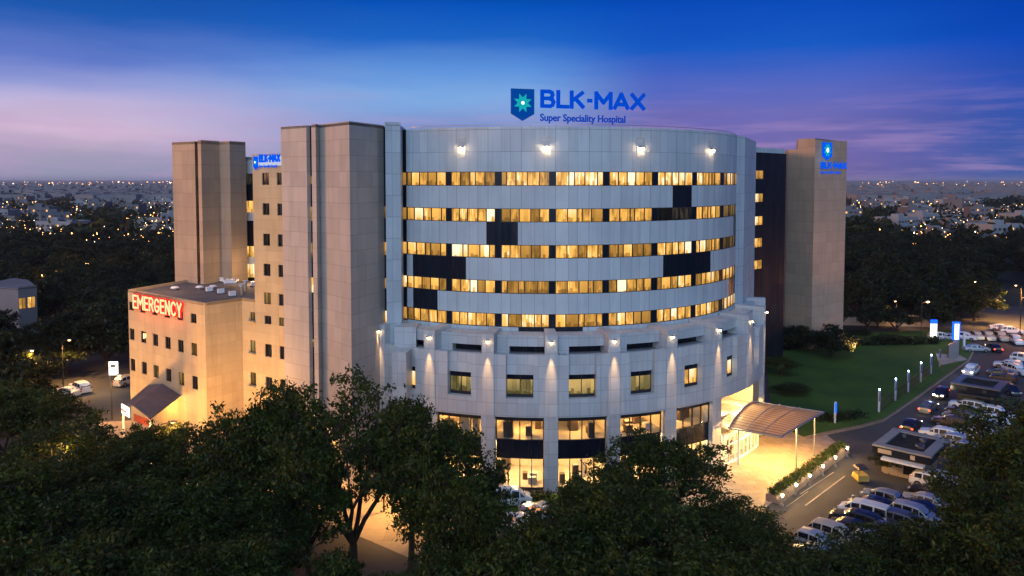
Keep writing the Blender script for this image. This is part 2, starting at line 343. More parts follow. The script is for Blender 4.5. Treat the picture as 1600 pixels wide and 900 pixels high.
def litwin(name, base, hot, strength, curtain=.55, sample=True):
    """lit room behind a pane: curtain folds, darker furniture along the sill, a brighter ceiling lamp; one look per pane from 'rnd'"""
    m,t=mat(name); o=N(t,'ShaderNodeOutputMaterial'); u=N(t,'ShaderNodeUVMap'); u.uv_map='UVMap'; at=N(t,'ShaderNodeAttribute',attribute_name='rnd')
    s=N(t,'ShaderNodeSeparateXYZ'); L(t,u.outputs[0],s.inputs[0]); r=N(t,'ShaderNodeSeparateColor'); L(t,at.outputs['Color'],r.inputs[0])
    cb=N(t,'ShaderNodeCombineXYZ'); L(t,math_n(t,'ADD',s.outputs[0],math_n(t,'MULTIPLY',r.outputs[0],37.)),cb.inputs[0]); L(t,math_n(t,'MULTIPLY',s.outputs[1],.06),cb.inputs[1]); L(t,math_n(t,'MULTIPLY',r.outputs[1],11.),cb.inputs[2])
    fold=noise(t,cb.outputs[0],6.5,3,.6)
    cb2=N(t,'ShaderNodeCombineXYZ'); L(t,math_n(t,'ADD',s.outputs[0],math_n(t,'MULTIPLY',r.outputs[0],37.)),cb2.inputs[0]); L(t,math_n(t,'MULTIPLY',s.outputs[1],.3),cb2.inputs[1]); L(t,math_n(t,'MULTIPLY',r.outputs[1],5.),cb2.inputs[2])
    blot=noise(t,cb2.outputs[0],1.5,2,.5)
    cb3=N(t,'ShaderNodeCombineXYZ'); L(t,s.outputs[0],cb3.inputs[0]); L(t,s.outputs[1],cb3.inputs[1]); L(t,math_n(t,'MULTIPLY',r.outputs[2],17.),cb3.inputs[2])
    furn=noise(t,cb3.outputs[0],3.2,2,.5)
    vv_=N(t,'ShaderNodeUVMap'); 
    br_=math_n(t,'MULTIPLY',maprange(t,fold,.36,.64,.45,1.25),maprange(t,blot,.38,.6,.45,1.2,smooth=True))
    cell=N(t,'ShaderNodeTexWhiteNoise',noise_dimensions='2D'); cb4=N(t,'ShaderNodeCombineXYZ'); L(t,math_n(t,'FLOOR',math_n(t,'MULTIPLY',s.outputs[0],3.4)),cb4.inputs[0]); L(t,math_n(t,'MULTIPLY',r.outputs[0],91.),cb4.inputs[1]); L(t,cb4.outputs[0],cell.inputs['Vector'])
    sill=math_n(t,'LESS_THAN',s.outputs[1],math_n(t,'MULTIPLY',math_n(t,'SUBTRACT',cell.outputs['Value'],.35),1.0))
    wallp=N(t,'ShaderNodeTexWhiteNoise',noise_dimensions='2D'); cb5=N(t,'ShaderNodeCombineXYZ'); L(t,math_n(t,'FLOOR',math_n(t,'MULTIPLY',s.outputs[0],2.1)),cb5.inputs[0]); L(t,math_n(t,'MULTIPLY',r.outputs[2],53.),cb5.inputs[1]); L(t,cb5.outputs[0],wallp.inputs['Vector'])
    room=math_n(t,'MULTIPLY',maprange(t,wallp.outputs['Value'],0,1,.62,1.35),maprange(t,s.outputs[1],.1,1.5,.85,1.2))
    br_=mix(t,math_n(t,'GREATER_THAN',r.outputs[2],curtain),br_,room)
    br_=mix(t,sill,br_,math_n(t,'MULTIPLY',br_,.35))
    k=math_n(t,'MULTIPLY',br_,maprange(t,r.outputs[1],0,1,.25,1.6))
    c=ramp(t,[(0,tuple(x*.10 for x in base)),(.35,tuple(x*.7 for x in base)),(.65,base),(1,hot)],math_n(t,'MULTIPLY',k,.62))
    e=N(t,'ShaderNodeEmission'); L(t,c,e.inputs['Color']); e.inputs['Strength'].default_value=strength
    gl=N(t,'ShaderNodeBsdfGlossy',inp={'Roughness':.04}); gl.inputs['Color'].default_value=(.35,.37,.4,1); fr=N(t,'ShaderNodeFresnel',inp={'IOR':1.45})
    ad=N(t,'ShaderNodeMixShader'); L(t,fr.outputs[0],ad.inputs[0]); L(t,e.outputs[0],ad.inputs[1]); L(t,gl.outputs[0],ad.inputs[2]); L(t,ad.outputs[0],o.inputs['Surface'])
    if not sample: m.cycles.emission_sampling='NONE'
    return m
M['lit']=litwin('lit_ward_window',(1.0,.50,.10),(1.0,.88,.60),1.35)
M['litdim']=litwin('dim_window',(.42,.25,.07),(.85,.55,.2),.55,curtain=.3)
M['litdark']=litwin('unlit_window',(.035,.033,.035),(.10,.08,.05),.6,curtain=.8)
M['litolive']=litwin('office_window',(.30,.24,.09),(1.0,.66,.22),.68,curtain=.2)
def glassmat(name, tint=(.9,.92,.95), base=.0):
    m,t=mat(name); o=N(t,'ShaderNodeOutputMaterial'); tr=N(t,'ShaderNodeBsdfTransparent'); tr.inputs[0].default_value=c4(tint)
    gl=N(t,'ShaderNodeBsdfGlossy',inp={'Roughness':.03}); lw=N(t,'ShaderNodeLayerWeight',inp={'Blend':.5}); fr_=math_n(t,'MULTIPLY_ADD',math_n(t,'POWER',lw.outputs['Facing'],4.),.45,.04)
    mx=N(t,'ShaderNodeMixShader'); L(t,fr_,mx.inputs[0]); L(t,tr.outputs[0],mx.inputs[1]); L(t,gl.outputs[0],mx.inputs[2]); L(t,mx.outputs[0],o.inputs['Surface']); return m
M['glass']=glassmat('clear_glass')
M['interior']=noisy('warm_interior_wall',(.72,.62,.46),(.6,.5,.36),.5,.8)
M['interiorfloor']=noisy('interior_floor',(.55,.47,.36),(.45,.38,.3),.5,.4)
M['ceilpanel']=emit('ceiling_light_panel',(1,.70,.34),9,sample=True)
M['furniture']=pbsdf('dark_furniture',(.10,.07,.05),.6); M['furniture2']=pbsdf('pale_furniture',(.55,.5,.42),.6)
M['blue']=emit('blue_letter_face',s2l(0,72,205),1.0); M['blue2']=emit('deep_blue_letter_face',s2l(0,62,175),1.0)
M['bluehot']=emit('lit_blue_letter',(.0,.09,.80),1.15); M['shieldblue']=emit('blue_shield_face',s2l(4,70,160),.9)
M['teal']=emit('teal_star',s2l(22,172,180),1.0); M['starwhite']=emit('white_star_core',(1,1,1),2.5)
M['signwhite']=emit('backlit_white',(.72,.80,1.0),.75); M['cream']=emit('cream_letter_face',(1,.76,.36),1.25); M['redglow']=emit('red_sign_glow',(1,.015,.01),1.5)
M['signface']=emit('white_sign_face',(1,.93,.75),2.2); M['totemwhite']=emit('totem_white',(1,.97,.9),2.2,sample=True); M['totemblue']=emit('totem_blue',(.01,.10,.9),2.2)
M['grey2']=pbsdf('grey_metal',(.12,.13,.15),.4,.3)
M['red']=pbsdf('red_panel',(.16,.03,.02),.5)
M['signsteel']=pbsdf('sign_edge',(.05,.08,.2),.5)
M['cityhouse']=noisy('pale_house_wall',(.20,.20,.21),(.14,.14,.15),.05,.9)
M['canopyskin']=None
def canopymat():
    m,t=mat('ribbed_translucent_canopy'); o=N(t,'ShaderNodeOutputMaterial'); u=N(t,'ShaderNodeUVMap'); u.uv_map='UVMap'
    wv=N(t,'ShaderNodeTexWave',wave_type='BANDS',bands_direction='X',inp={'Scale':.40,'Distortion':.1,'Detail':1}); L(t,u.outputs[0],wv.inputs['Vector'])
    c=mix(t,maprange(t,wv.outputs['Fac'],.75,.95,0,1),(.50,.40,.30),(.16,.12,.09))
    d=N(t,'ShaderNodeBsdfPrincipled',inp={'Roughness':.35}); L(t,c,d.inputs['Base Color'])
    tr=N(t,'ShaderNodeBsdfTranslucent'); L(t,c,tr.inputs['Color'])
    mx=N(t,'ShaderNodeMixShader'); mx.inputs[0].default_value=.45; L(t,d.outputs[0],mx.inputs[1]); L(t,tr.outputs[0],mx.inputs[2]); L(t,mx.outputs[0],o.inputs['Surface']); return m
M['canopyskin']=canopymat()
# ---------------------------------------------------------------- ground
mb=MB(); mb.face([(-40000,-3000,-.35),(40000,-3000,-.35),(40000,50000,-.35),(-40000,50000,-.35)]); struct(mb.build('terrain',M['farground']))
mb=MB(); mb.face([(-420,-60,-.02),(420,-60,-.02),(420,420,-.02),(-420,420,-.02)]); struct(mb.build('ground',M['ground']))
def sheet(name, pts, z, m, kind='structure'):
    mb=MB(); mb.face([(x,y,z) for x,y in pts]); return struct(mb.build(name,m),kind)
sheet('forecourt_road',[(-95,52),(140,52),(175,200),(95,205),(70,150),(-95,150)],.0,M['asphalt'])
sheet('side_road',[gnd(1400,500),gnd(1760,470),gnd(1760,530),gnd(1480,560),gnd(1400,530)],.006,M['asphalt'])
ET=np.array((.678,.735)); ER=np.array((.735,-.678))
def raised(name, pts, z0, z1, top, side):   # slab with a kerb edge
    a_=sum(pts[i][0]*pts[(i+1)%len(pts)][1]-pts[(i+1)%len(pts)][0]*pts[i][1] for i in range(len(pts)))
    if a_<0: pts=pts[::-1]
    mb=MB(); mb.prism(pts,z0,z1,1,0); return struct(mb.build(name,[top,side]))
lawn_pts=[gnd(*p) for p in ((1208,664),(1196,560),(1290,524),(1400,519),(1500,516),(1521,540),(1512,562),(1480,585),(1440,614),(1400,642),(1378,656),(1345,665),(1290,676),(1255,684))]
raised('lawn',lawn_pts,-.01,.13,M['lawn'],M['kerb'])
# kerb strip along the lawn
mb=MB(); kp=[np.array(gnd(*p)) for p in ((1255,686),(1290,678),(1345,667),(1378,658),(1400,644),(1440,616),(1480,587),(1512,564),(1524,541))]
for a_,b_ in zip(kp[:-1],kp[1:]):
    d=(b_-a_)/np.linalg.norm(b_-a_); n=np.array((d[1],-d[0]))*.35
    mb.hexa([(*a_,0),(*(a_+n),0),(*(b_+n),0),(*b_,0)],[(*a_,.15),(*(a_+n),.15),(*(b_+n),.15),(*b_,.15)])
struct(mb.build('kerb',M['kerb']))
pv=[gnd(*p) for p in ((1020,860),(1075,770),(1120,725),(1180,684),(1236,672),(1292,680),(1318,700),(1200,790),(1150,850))]
raised('entrance_pavement',pv,-.01,.02,M['paving'],M['kerb'])
raised('west_pavement',[gnd(*p) for p in ((150,660),(330,650),(560,700),(700,760),(760,800),(745,900),(700,905),(640,872),(440,786),(250,760))],-.01,.014,M['pavement'],M['kerb'])
raised('front_grass',[gnd(*p) for p in ((700,790),(760,775),(905,772),(900,800),(800,822),(720,815))],-.01,.12,M['lawn'],M['kerb'])
raised('path',[gnd(*p) for p in ((1468,572),(1512,563),(1500,556),(1462,553))],-.01,.138,M['paving'],M['kerb'])
mb=MB()
for (a_,b_,wd) in (((1257,790),(1319,744),.16),((1250,772),(1302,738),.10),((1228,792),(1262,768),.08)):
    a_=np.array(gnd(*a_)); b_=np.array(gnd(*b_)); d=(b_-a_)/np.linalg.norm(b_-a_); n=np.array((d[1],-d[0]))*wd
    mb.face([(*a_,.03),(*(a_+n),.03),(*(b_+n),.03),(*b_,.03)])
o=mb.build('road_marking',M['line']); struct(o)
# ---------------------------------------------------------------- generic wall with real openings
def wallholes(mb, p0, p1, z0, z1, holes, th=.25, m=0):
    """outer face from p0 to p1 (seen from the right-hand side of p0->p1), holes=(u0,u1,za,zb)"""
    p0=np.array(p0,float); p1=np.array(p1,float); ln=np.linalg.norm(p1-p0); d=(p1-p0)/ln; n=np.array((d[1],-d[0]))   # outward
    us=sorted({0,ln,*[h[0] for h in holes],*[h[1] for h in holes]}); zs=sorted({z0,z1,*[h[2] for h in holes],*[h[3] for h in holes]})
    q=lambda u,z,k=0: (p0[0]+d[0]*u-n[0]*k, p0[1]+d[1]*u-n[1]*k, z)
    for i in range(len(us)-1):
        for j in range(len(zs)-1):
            uc=(us[i]+us[i+1])/2; zc=(zs[j]+zs[j+1])/2
            if any(h[0]<uc<h[1] and h[2]<zc<h[3] for h in holes): continue
            u0,u1,a_,b_=us[i],us[i+1],zs[j],zs[j+1]
            mb.face([q(u0,a_),q(u1,a_),q(u1,b_),q(u0,b_)],m,uv=[(u0,a_),(u1,a_),(u1,b_),(u0,b_)])
    for (u0,u1,a_,b_) in holes:
        mb.face([q(u0,a_),q(u0,b_),q(u0,b_,th),q(u0,a_,th)],m); mb.face([q(u1,b_),q(u1,a_),q(u1,a_,th),q(u1,b_,th)],m)
        mb.face([q(u0,a_,th),q(u1,a_,th),q(u1,a_),q(u0,a_)],m); mb.face([q(u0,b_),q(u1,b_),q(u1,b_,th),q(u0,b_,th)],m)
def flatwindow(p0, p1, h, parent, pane='litdark', th=.2, nm=1, fr=.07, name='window'):
    """frame plus panes set back in an opening"""
    p0=np.array(p0,float); p1=np.array(p1,float); ln=np.linalg.norm(p1-p0); d=(p1-p0)/ln; n=np.array((d[1],-d[0])); u0,u1,za,zb=h
    q=lambda u,z,k: (p0[0]+d[0]*u-n[0]*k, p0[1]+d[1]*u-n[1]*k, z)
    mb=MB()
    def bar(a_,b_,c_,e_):
        k0,k1=th-.08,th+.0
        mb.hexa([q(a_,c_,k0),q(b_,c_,k0),q(b_,c_,k1),q(a_,c_,k1)],[q(a_,e_,k0),q(b_,e_,k0),q(b_,e_,k1),q(a_,e_,k1)])
    bar(u0,u0+fr,za,zb); bar(u1-fr,u1,za,zb); bar(u0+fr,u1-fr,za,za+fr); bar(u0+fr,u1-fr,zb-fr,zb)
    for k in range(1,nm+1):
        uc=u0+(u1-u0)*k/(nm+1); bar(uc-.03,uc+.03,za+fr,zb-fr)
    f=mb.build(name,M['frame'],parent)
    pb=MB()
    for k in range(nm+1):
        a_=u0+(u1-u0)*k/(nm+1); b_=u0+(u1-u0)*(k+1)/(nm+1); r=(random.random(),random.random(),random.random())
        pb.face([q(a_,za,th-.03),q(b_,za,th-.03),q(b_,zb,th-.03),q(a_,zb,th-.03)],0,uv=[(0,0),(b_-a_,0),(b_-a_,zb-za),(0,zb-za)],rn=r)
    pb.build('pane',M[pane],f)
    return f
# ---------------------------------------------------------------- text
_font=bpy.data.fonts.load('<builtin>') if '<builtin>' in bpy.data.fonts else None
def text(name, s, origin, dirx, size, mats, parent, ext=.06, offset=0., space=1., width=None, up=(0,0,1)):
    cu=bpy.data.curves.new('txt','FONT'); cu.body=s; cu.size=1; cu.extrude=ext/2/size; cu.offset=offset; cu.space_character=space; cu.resolution_u=4
    ob=bpy.data.objects.new('txt',cu); col.objects.link(ob); bpy.context.view_layer.update()
    dg=bpy.context.evaluated_depsgraph_get(); me=bpy.data.meshes.new_from_object(ob.evaluated_get(dg)); bpy.data.objects.remove(ob)
    co=np.zeros(len(me.vertices)*3); me.vertices.foreach_get('co',co); co=co.reshape(-1,3)
    x0=co[:,0].min(); co[:,0]-=x0; wd=co[:,0].max(); sx=size if width is None else width/wd
    d=np.array((*dirx,0)); d/=np.linalg.norm(d); n=np.cross(d,up)       # outward
    P_=np.array(origin)+np.outer(co[:,0]*sx,d)+np.outer(co[:,1]*size,up)+np.outer(co[:,2]*size,n)
    P_-=np.array(parent_root(parent)); me.vertices.foreach_set('co',P_.ravel()); me.materials.clear()
    me.materials.append(mats); me.update()
    o=bpy.data.objects.new(name,me); col.objects.link(o); o.parent=parent; return o
GLY={'B':(.66,[[(0,0),(0,1)],[(0,1),(.38,1),(.54,.93),(.58,.77),(.53,.62),(.40,.53),(0,.53)],[(.36,.53),(.56,.46),(.64,.28),(.57,.08),(.42,0),(0,0)]]),'L':(.52,[[(0,1),(0,0),(.52,0)]]),
'K':(.66,[[(0,0),(0,1)],[(.62,1),(.04,.43)],[(.2,.60),(.66,0)]]),'-':(.28,[[(.10,.47),(.18,.47)]]),'M':(.84,[[(0,0),(0,1),(.42,.36),(.84,1),(.84,0)]]),'A':(.78,[[(0,0),(.39,1),(.78,0)],[(.14,.27),(.64,.27)]]),'X':(.72,[[(0,1),(.72,0)],[(.72,1),(0,0)]]),
'E':(.5,[[(.5,1),(0,1),(0,0),(.5,0)],[(0,.52),(.44,.52)]]),'R':(.58,[[(0,0),(0,1),(.38,1),(.54,.92),(.57,.75),(.5,.58),(.36,.5),(0,.5)],[(.3,.5),(.58,0)]]),'N':(.58,[[(0,0),(0,1),(.58,0),(.58,1)]]),
'G':(.64,[[(.62,.82),(.5,.96),(.33,1),(.12,.9),(0,.65),(0,.35),(.12,.1),(.33,0),(.55,.08),(.64,.25),(.64,.45),(.38,.45)]]),'C':(.6,[[(.6,.82),(.48,.96),(.33,1),(.12,.9),(0,.65),(0,.35),(.12,.1),(.33,0),(.48,.04),(.6,.18)]]),'Y':(.6,[[(0,1),(.3,.48),(.6,1)],[(.3,.48),(.3,0)]])}
def strokes(name, word, origin, dirx, height, width, w_, m, parent, th=.1, gap=.16, k0=0.):
    '''capitals cut as bars of even thickness'''
    tot=sum(GLY[c][0] for c in word)+gap*(len(word)-1); h_=height-w_; sx=(width-w_)/(tot); x=w_/2; mb=MB()
    d=np.array((*dirx,0.)); d/=np.linalg.norm(d)
    for c in word:
        gw,pl=GLY[c]
        for line in pl:
            for i in range(len(line)-1):
                a_=np.array((x+line[i][0]*sx,w_/2+line[i][1]*h_)); b_=np.array((x+line[i+1][0]*sx,w_/2+line[i+1][1]*h_)); e=(b_-a_)/np.linalg.norm(b_-a_); n=np.array((-e[1],e[0]))*w_/2
                sq=abs(e[0])<.05 or abs(e[1])<.05
                a2=a_-e*w_*(.5 if (i==0 and sq) or i>0 else .3)*(.7 if i>0 and not sq else 1); b2=b_+e*w_*(.5 if sq else .3)
                flatshape(mb,[tuple(a2-n),tuple(b2-n),tuple(b2+n),tuple(a2+n)],origin,dirx,th,0,k0)
        x+=(gw+gap)*sx
    return mb.build(name,m,parent)
def flatshape(mb, pts2, origin, dirx, th, m=0, k0=0.):
    d=np.array((*dirx,0.)); d/=np.linalg.norm(d); n=np.cross(d,(0,0,1.)); o=np.array(origin,float)
    F=[o+d*x+np.array((0,0,1.))*z+n*(k0+th) for x,z in pts2]; B=[o+d*x+np.array((0,0,1.))*z+n*k0 for x,z in pts2]
    mb.face(F,m); mb.face(B[::-1],m)
    for i in range(len(pts2)):
        j=(i+1)%len(pts2); mb.face([B[i],B[j],F[j],F[i]],m)
def emblem(origin, dirx, wd, ht, parent, glow=1):
    """blue shield with an eight-leaf teal star; origin is the lower-left corner of its box"""
    mb=MB(); flatshape(mb,[(0,ht*.22),(wd*.5,0),(wd,ht*.22),(wd,ht),(0,ht)],origin,dirx,.12); s=mb.build('emblem_shield',M['shieldblue'] if glow==1 else M['bluehot'],parent)
    mb=MB(); cx,cz=wd*.5,ht*.56; r=wd*.40
    for k in range(8):      # eight pointed leaves
        a_=pi/8+k*pi/4
        tip=(cx+cos(a_)*r,cz+sin(a_)*r); l=(cx+cos(a_+.38)*r*.55,cz+sin(a_+.38)*r*.55); q=(cx+cos(a_-.38)*r*.55,cz+sin(a_-.38)*r*.55); o_=(cx+cos(a_)*r*.06,cz+sin(a_)*r*.06)
        flatshape(mb,[o_,q,tip,l],origin,dirx,.04,0,.125)
    mb.build('emblem_star',M['teal'],s)
    mb=MB(); rr=r*(.20 if glow==1 else .36)
    flatshape(mb,[(cx+cos(k*pi/8)*rr*(1 if k%2==0 else .5),cz+sin(k*pi/8)*rr*(1 if k%2==0 else .5)) for k in range(16)],origin,dirx,.03,0,.17)
    mb.build('star_core',M['starwhite'],s)
# ================================================================ HOSPITAL
hosp=thing('hospital_building','round silver hospital block with bands of lit windows, stone podium and front tower','building',(XC,YC-R2,0))
ROWS=[(34.42,32.84),(30.33,28.81),(26.29,24.79),(22.30,20.83),(18.57,17.06)]; ZT=39.37
PH0,PH1=-37.4,96.
# core
mb=MB(); mb.arc(-75,105,24,27.85,14,ZT-.4,0,step=3); mb.build('core_wall',M['darkmat'],hosp)
mb=MB()
top=[]; 
for k in range(61):
    p=radians(-80+k*3); top.append((XC+28.0*sin(p),YC-28.0*cos(p)))
top+= [(XC+28,YC+20),(XC-28,YC+20)]
mb.face([(x,y,ZT-.35) for x,y in top]); mb.build('roof',M['roofpale'],hosp)
def band(z0,z1,m,gaps=()):
    mb=MB(); cur=-35.2
    for g in list(gaps)+[(PH1,PH1)]:
        if g[0]>cur: mb.arc(cur,g[0],27.9,R1,z0,z1,0)
        if g[1]>g[0]: mb.arc(g[0],g[1],27.9,R1-.06,z0,z1,1)
        cur=max(cur,g[1])
    return mb.build('facade_band',[m,M['spandrel']],hosp)
band(34.42,ZT,M['silver_top'])
def phx(px,z):   # angle at which the sight line through px meets the drum at height z
    best=None
    for k in range(-400,760):
        p=radians(k/10.); x=XC+R1*sin(p); y=YC-R1*cos(p); dep=y*cos(TH)-(z-CAMZ)*sin(TH); xp=800+FPX*x/dep
        if best is None or abs(xp-px)<best[0]: best=(abs(xp-px),k/10.)
    return best[1]
band(30.33,32.84,M['silver'],[(phx(1050.7,31.5),phx(1081.5,31.5))])
band(26.29,28.81,M['silver'],[(phx(760,27.5),phx(809.5,27.5)),(62.,66)])
band(22.30,24.79,M['silver'],[(phx(645,23.5),phx(728,23.5)),(phx(1036,23.5),phx(1111,23.5))])
band(18.57,20.83,M['silver'],[(phx(645,20),phx(684,20)),(58.,66)])
band(13.8,17.06,M['silver'],[(phx(810,16.5),phx(911,16.5))])
SEP=[(-23.9,-22.5),(-11.9,-10.4),(.4,1.9),(12.8,14.3),(25.4,27.0),(38.3,39.9),(51.4,53.4),(66.5,67.5)]
edges=[(-37.2,-35.3)]; cur=-35.1
for s_ in SEP: edges.append((cur,s_[0])); cur=s_[1]
def rnd_lit(level):
    return (random.random(), (min(1,max(0,random.gauss(level,.27))) if random.random()>.09 else 0.), random.random())
LEVEL={0:.72,1:.50,2:.56,3:.50,4:.62}
for r,(zt,zb) in enumerate(ROWS):
    for s_ in SEP[:-1]+[(67.5,PH1)]: mbs=MB(); mbs.arc(s_[0],s_[1],27.9,R1-.05,zb,zt,0); mbs.build('dark_pier',M['spandrel'],hosp)
    for bi,(a_,b_) in enumerate(edges):
        n=1 if bi==0 else 5; fr=MB(); pn=MB(); rr=R1-.10
        dark = (r==1 and bi==6) or (r in (2,3) and bi==8 and False)
        dimmer = (bi==8)
        fr.arc(a_,b_,rr-.10,rr+.06,zb,zb+.07,0); fr.arc(a_,b_,rr-.10,rr+.06,zt-.07,zt,0)
        bayl=LEVEL[r]+random.choice((-.38,-.15,-.05,.05,.2,.35))
        ws=[random.choice((1.,1.,.55,1.25)) for _ in range(n)]; W_=sum(ws); acc=0
        for k in range(n):
            p0=a_+(b_-a_)*acc/W_; acc+=ws[k]; p1=a_+(b_-a_)*acc/W_
            fr.arc(p0-.11,p0+.11,rr-.08,rr+.07,zb,zt,0)
            ar=radians(p1-p0)*rr; A=lambda p,z: (XC+(rr-.02)*sin(radians(p)),YC-(rr-.02)*cos(radians(p)),z)
            pn.face([A(p0,zb),A(p1,zb),A(p1,zt),A(p0,zt)],0,uv=[(0,0),(ar,0),(ar,zt-zb),(0,zt-zb)],rn=rnd_lit(bayl))
        fr.arc(b_-.05,b_+.05,rr-.08,rr+.07,zb,zt,0)
        f=fr.build('window',M['frame'],hosp)
        mm='litdark' if dark else ('litdim' if dimmer and r in (1,2) else 'lit')
        pn.build('pane',M[mm],f)
# left dark strip with its own band
mb=MB(); zz=[ZT]+[z for rw in ROWS for z in rw]+[10.]
for k in range(0,len(zz),2): mb=MB(); mb.arc(-37.6,-35.25,27.6,R1-.12,zz[k+1],zz[k],0); mb.build('dark_strip',M['spandrel'],hosp)
# parapet rail on the drum
mb=MB()
for k in range(-34,80,3):
    p=radians(k); x,y=XC+27.7*sin(p),YC-27.7*cos(p); mb.cyl((x,y,ZT-.3),(x,y,ZT+.28),.04,n=5)
mb.arc(-35,82,27.66,27.74,ZT+.24,ZT+.30,0,step=2); mb.build('roof_rail',M['steel'],hosp)
# wall lamps on the top band
for k,px in enumerate((721,854,1001,1110)):
    ph=phx(px,37); d=np.array((sin(radians(ph)),-cos(radians(ph)))); c=np.array((XC,YC))+d*R1
    mb=MB(); mb.arc(ph-1.05,ph+1.05,R1-.02,R1+.05,35.9,38.3,0); hs=mb.build('lamp_panel',M['podium'],hosp)
    mb=MB(); q=c+d*.35; mb.box(q[0],q[1],37.25,.5,.5,.18,0,rot=radians(ph)); mb.build('lamp_bracket',M['steel'],hs)
    mb=MB(); q=c+d*.45; mb.ball((q[0],q[1],37.0),.11); mb.build('lamp_bulb',M['bulb_hot'],hs)
    q=c+d*1.2; lamp('POINT',(q[0],q[1],36.8),26,(1,.54,.22),.12)
# right end piers of the drum
mb=MB()
mb.prism([(29.6,101.4),(31.2,103.0),(31.2,112),(27,112)],12,39.25); mb.prism([(31.22,103.0),(36.6,115.5),(31,118),(30.5,112)],12,39.2)
mb.build('end_pier',M['silver_top'],hosp)
# ---- podium
PIER=[-36.2,-23.9,-11.7,.5,12.8,25.4,38.4,52.0,65.5,79]; PWIN=[(-31.8,-27.3),(-20,-15.1),(-8.2,-2.9),(3.9,9.3),(16.3,21.5),(28.8,33.6),(41.8,46.0),(55.0,59.2),(68.5,72.5)]
mb=MB(); cur=-47.
for (a_,b_) in PWIN:
    mb.arc(cur,a_,31.2,R2,8.05,14.8,0)
    mb.arc(a_,b_,31.0,R2,8.05,10.07,0); mb.arc(a_,b_,31.0,31.45,12.56,14.72,0)
    cur=b_
mb.arc(cur,88,31.2,R2,8.05,14.8,0)
mb.arc(-47,88,R1+.05,31.2,14.3,14.6,1,step=3)      # terrace floor
mb.arc(-47,88,27,31.9,8.0,8.2,1,step=3)            # soffit
mb.build('podium_wall',[M['podium'],M['roofpale']],hosp)
for i,p in enumerate(PIER):
    hw=1.2; mb=MB()
    mb.arc(p-hw,p+hw,R1+.1,R2+.12,14.6,17.0,0,step=.6)
    mb.arc(p-hw,p+hw,31.4,R2+.12,8.07,14.6,0,step=.6)
    if not (38.5<p<54): mb.arc(p-1.35,p+1.35,31.0,R2+.10,0,8.07,0,step=.7)
    mb.build('podium_pier',M['podium'],hosp)
mb=MB()
for p,q in zip(PIER[:-1],PIER[1:]):
    mb.arc(p+1.25,q-1.25,30.3,30.6,15.45,16.65,0); mb.arc(p+1.2,p+1.2+2.6,29.6,30.55,14.6,15.45,0); mb.arc(p+1.25,q-1.25,29.2,29.4,14.6,15.5,1)
    mb.arc(p+1.25,q-1.25,R1+.1,30.4,16.55,16.64,0)
mb.build('terrace_parapet',[M['podium'],M['spandrel']],hosp)
for i,(a_,b_) in enumerate(PWIN):
    fr=MB(); pn=MB(); rr=31.22
    fr.arc(a_,b_,rr-.1,rr+.03,12.0,12.56,1); fr.arc(a_,b_,rr-.1,rr+.08,10.07,10.4,0)
    for t_ in (0,.5,1): p=a_+(b_-a_)*t_; fr.arc(p-.07,p+.07,rr-.08,rr+.08,10.4,12.5,0)
    f=fr.build('window',[M['frame'],M['spandrel']],hosp)
    for k in range(2):
        p0=a_+(b_-a_)*k/2; p1=a_+(b_-a_)*(k+1)/2; A=lambda p,z:(XC+(rr-.02)*sin(radians(p)),YC-(rr-.02)*cos(radians(p)),z)
        pn.face([A(p0,10.4),A(p1,10.4),A(p1,12.0),A(p0,12.0)],0,uv=[(0,0),(1.3,0),(1.3,1.6),(0,1.6)],rn=(random.random(),random.uniform(.4,.9),random.random()))
    pn.build('pane',M['lit' if i in (0,5,6,7) else 'litolive'],f)
# glazing bays of the two lower floors
BAYS=[(-34.8,-25.3),(-22.4,-13.1),(-10.2,-.9),(1.9,11.4),(14.2,23.6),(26.8,36.9)]
for i,(a_,b_) in enumerate(BAYS):
    mb=MB(); g=MB(); rr=31.5
    mb.arc(a_,b_,rr-.1,rr+.06,7.55,8.04,0); mb.arc(a_,b_,rr-.1,rr+.06,5.42,5.5,0); mb.arc(a_,b_,rr-.3,rr+.02,3.38,5.42,1); mb.arc(a_,b_,rr-.1,rr+.06,0,.25,0)
    for k in range(5):
        p=a_+(b_-a_)*k/4; mb.arc(p-.09,p+.09,rr-.08,rr+.08,5.5,8.0,0); mb.arc(p-.09,p+.09,rr-.08,rr+.08,.25,3.38,0)
    f=mb.build('glazing_frame',[M['frame'],M['spandrel']],hosp)
    for z0,z1 in ((5.5,7.55),(.25,3.38)):
        g=MB(); g.arc(a_,b_,rr-.012,rr,z0,z1,0,ends=False); g.build('pane',M['glass'],f)
# interiors: slabs, back walls, light panels, furniture
mb=MB(); mb.arc(-40,62,24.5,31.2,5.2,5.42,1,step=3); mb.arc(-40,38.4,24.6,24.8,5.42,8.0,0,step=3); mb.arc(-40,62,24.6,24.8,.02,5.2,0,step=3)
mb.arc(-40,62,24.5,31.2,.03,.1,1,step=3)
for i,(a_,b_) in enumerate(BAYS):
    mb.arc(a_-1.3,a_-1.1,24.7,31.2,.1,5.2,0); mb.arc(a_-1.3,a_-1.1,24.7,31.2,5.42,8.0,0)
mb.arc(38.0,38.2,24.7,31.2,.1,8.0,0)
inn=mb.build('interior_wall',[M['interior'],M['interiorfloor']],hosp)
mb=MB()
for (a_,b_) in BAYS:
    for k in range(3):
        p=a_+(b_-a_)*(k+.5)/3
        mb.arc(p-.9,p+.9,27.2,27.8,7.86,7.9,0); mb.arc(p-.9,p+.9,29.6,30.1,7.86,7.9,0); mb.arc(p-1.1,p+1.1,27.2,28.0,4.85,4.9,0); mb.arc(p-1.1,p+1.1,29.4,30.1,4.85,4.9,0)
mb.build('ceiling_light',M['ceilpanel'],hosp)
mb=MB()
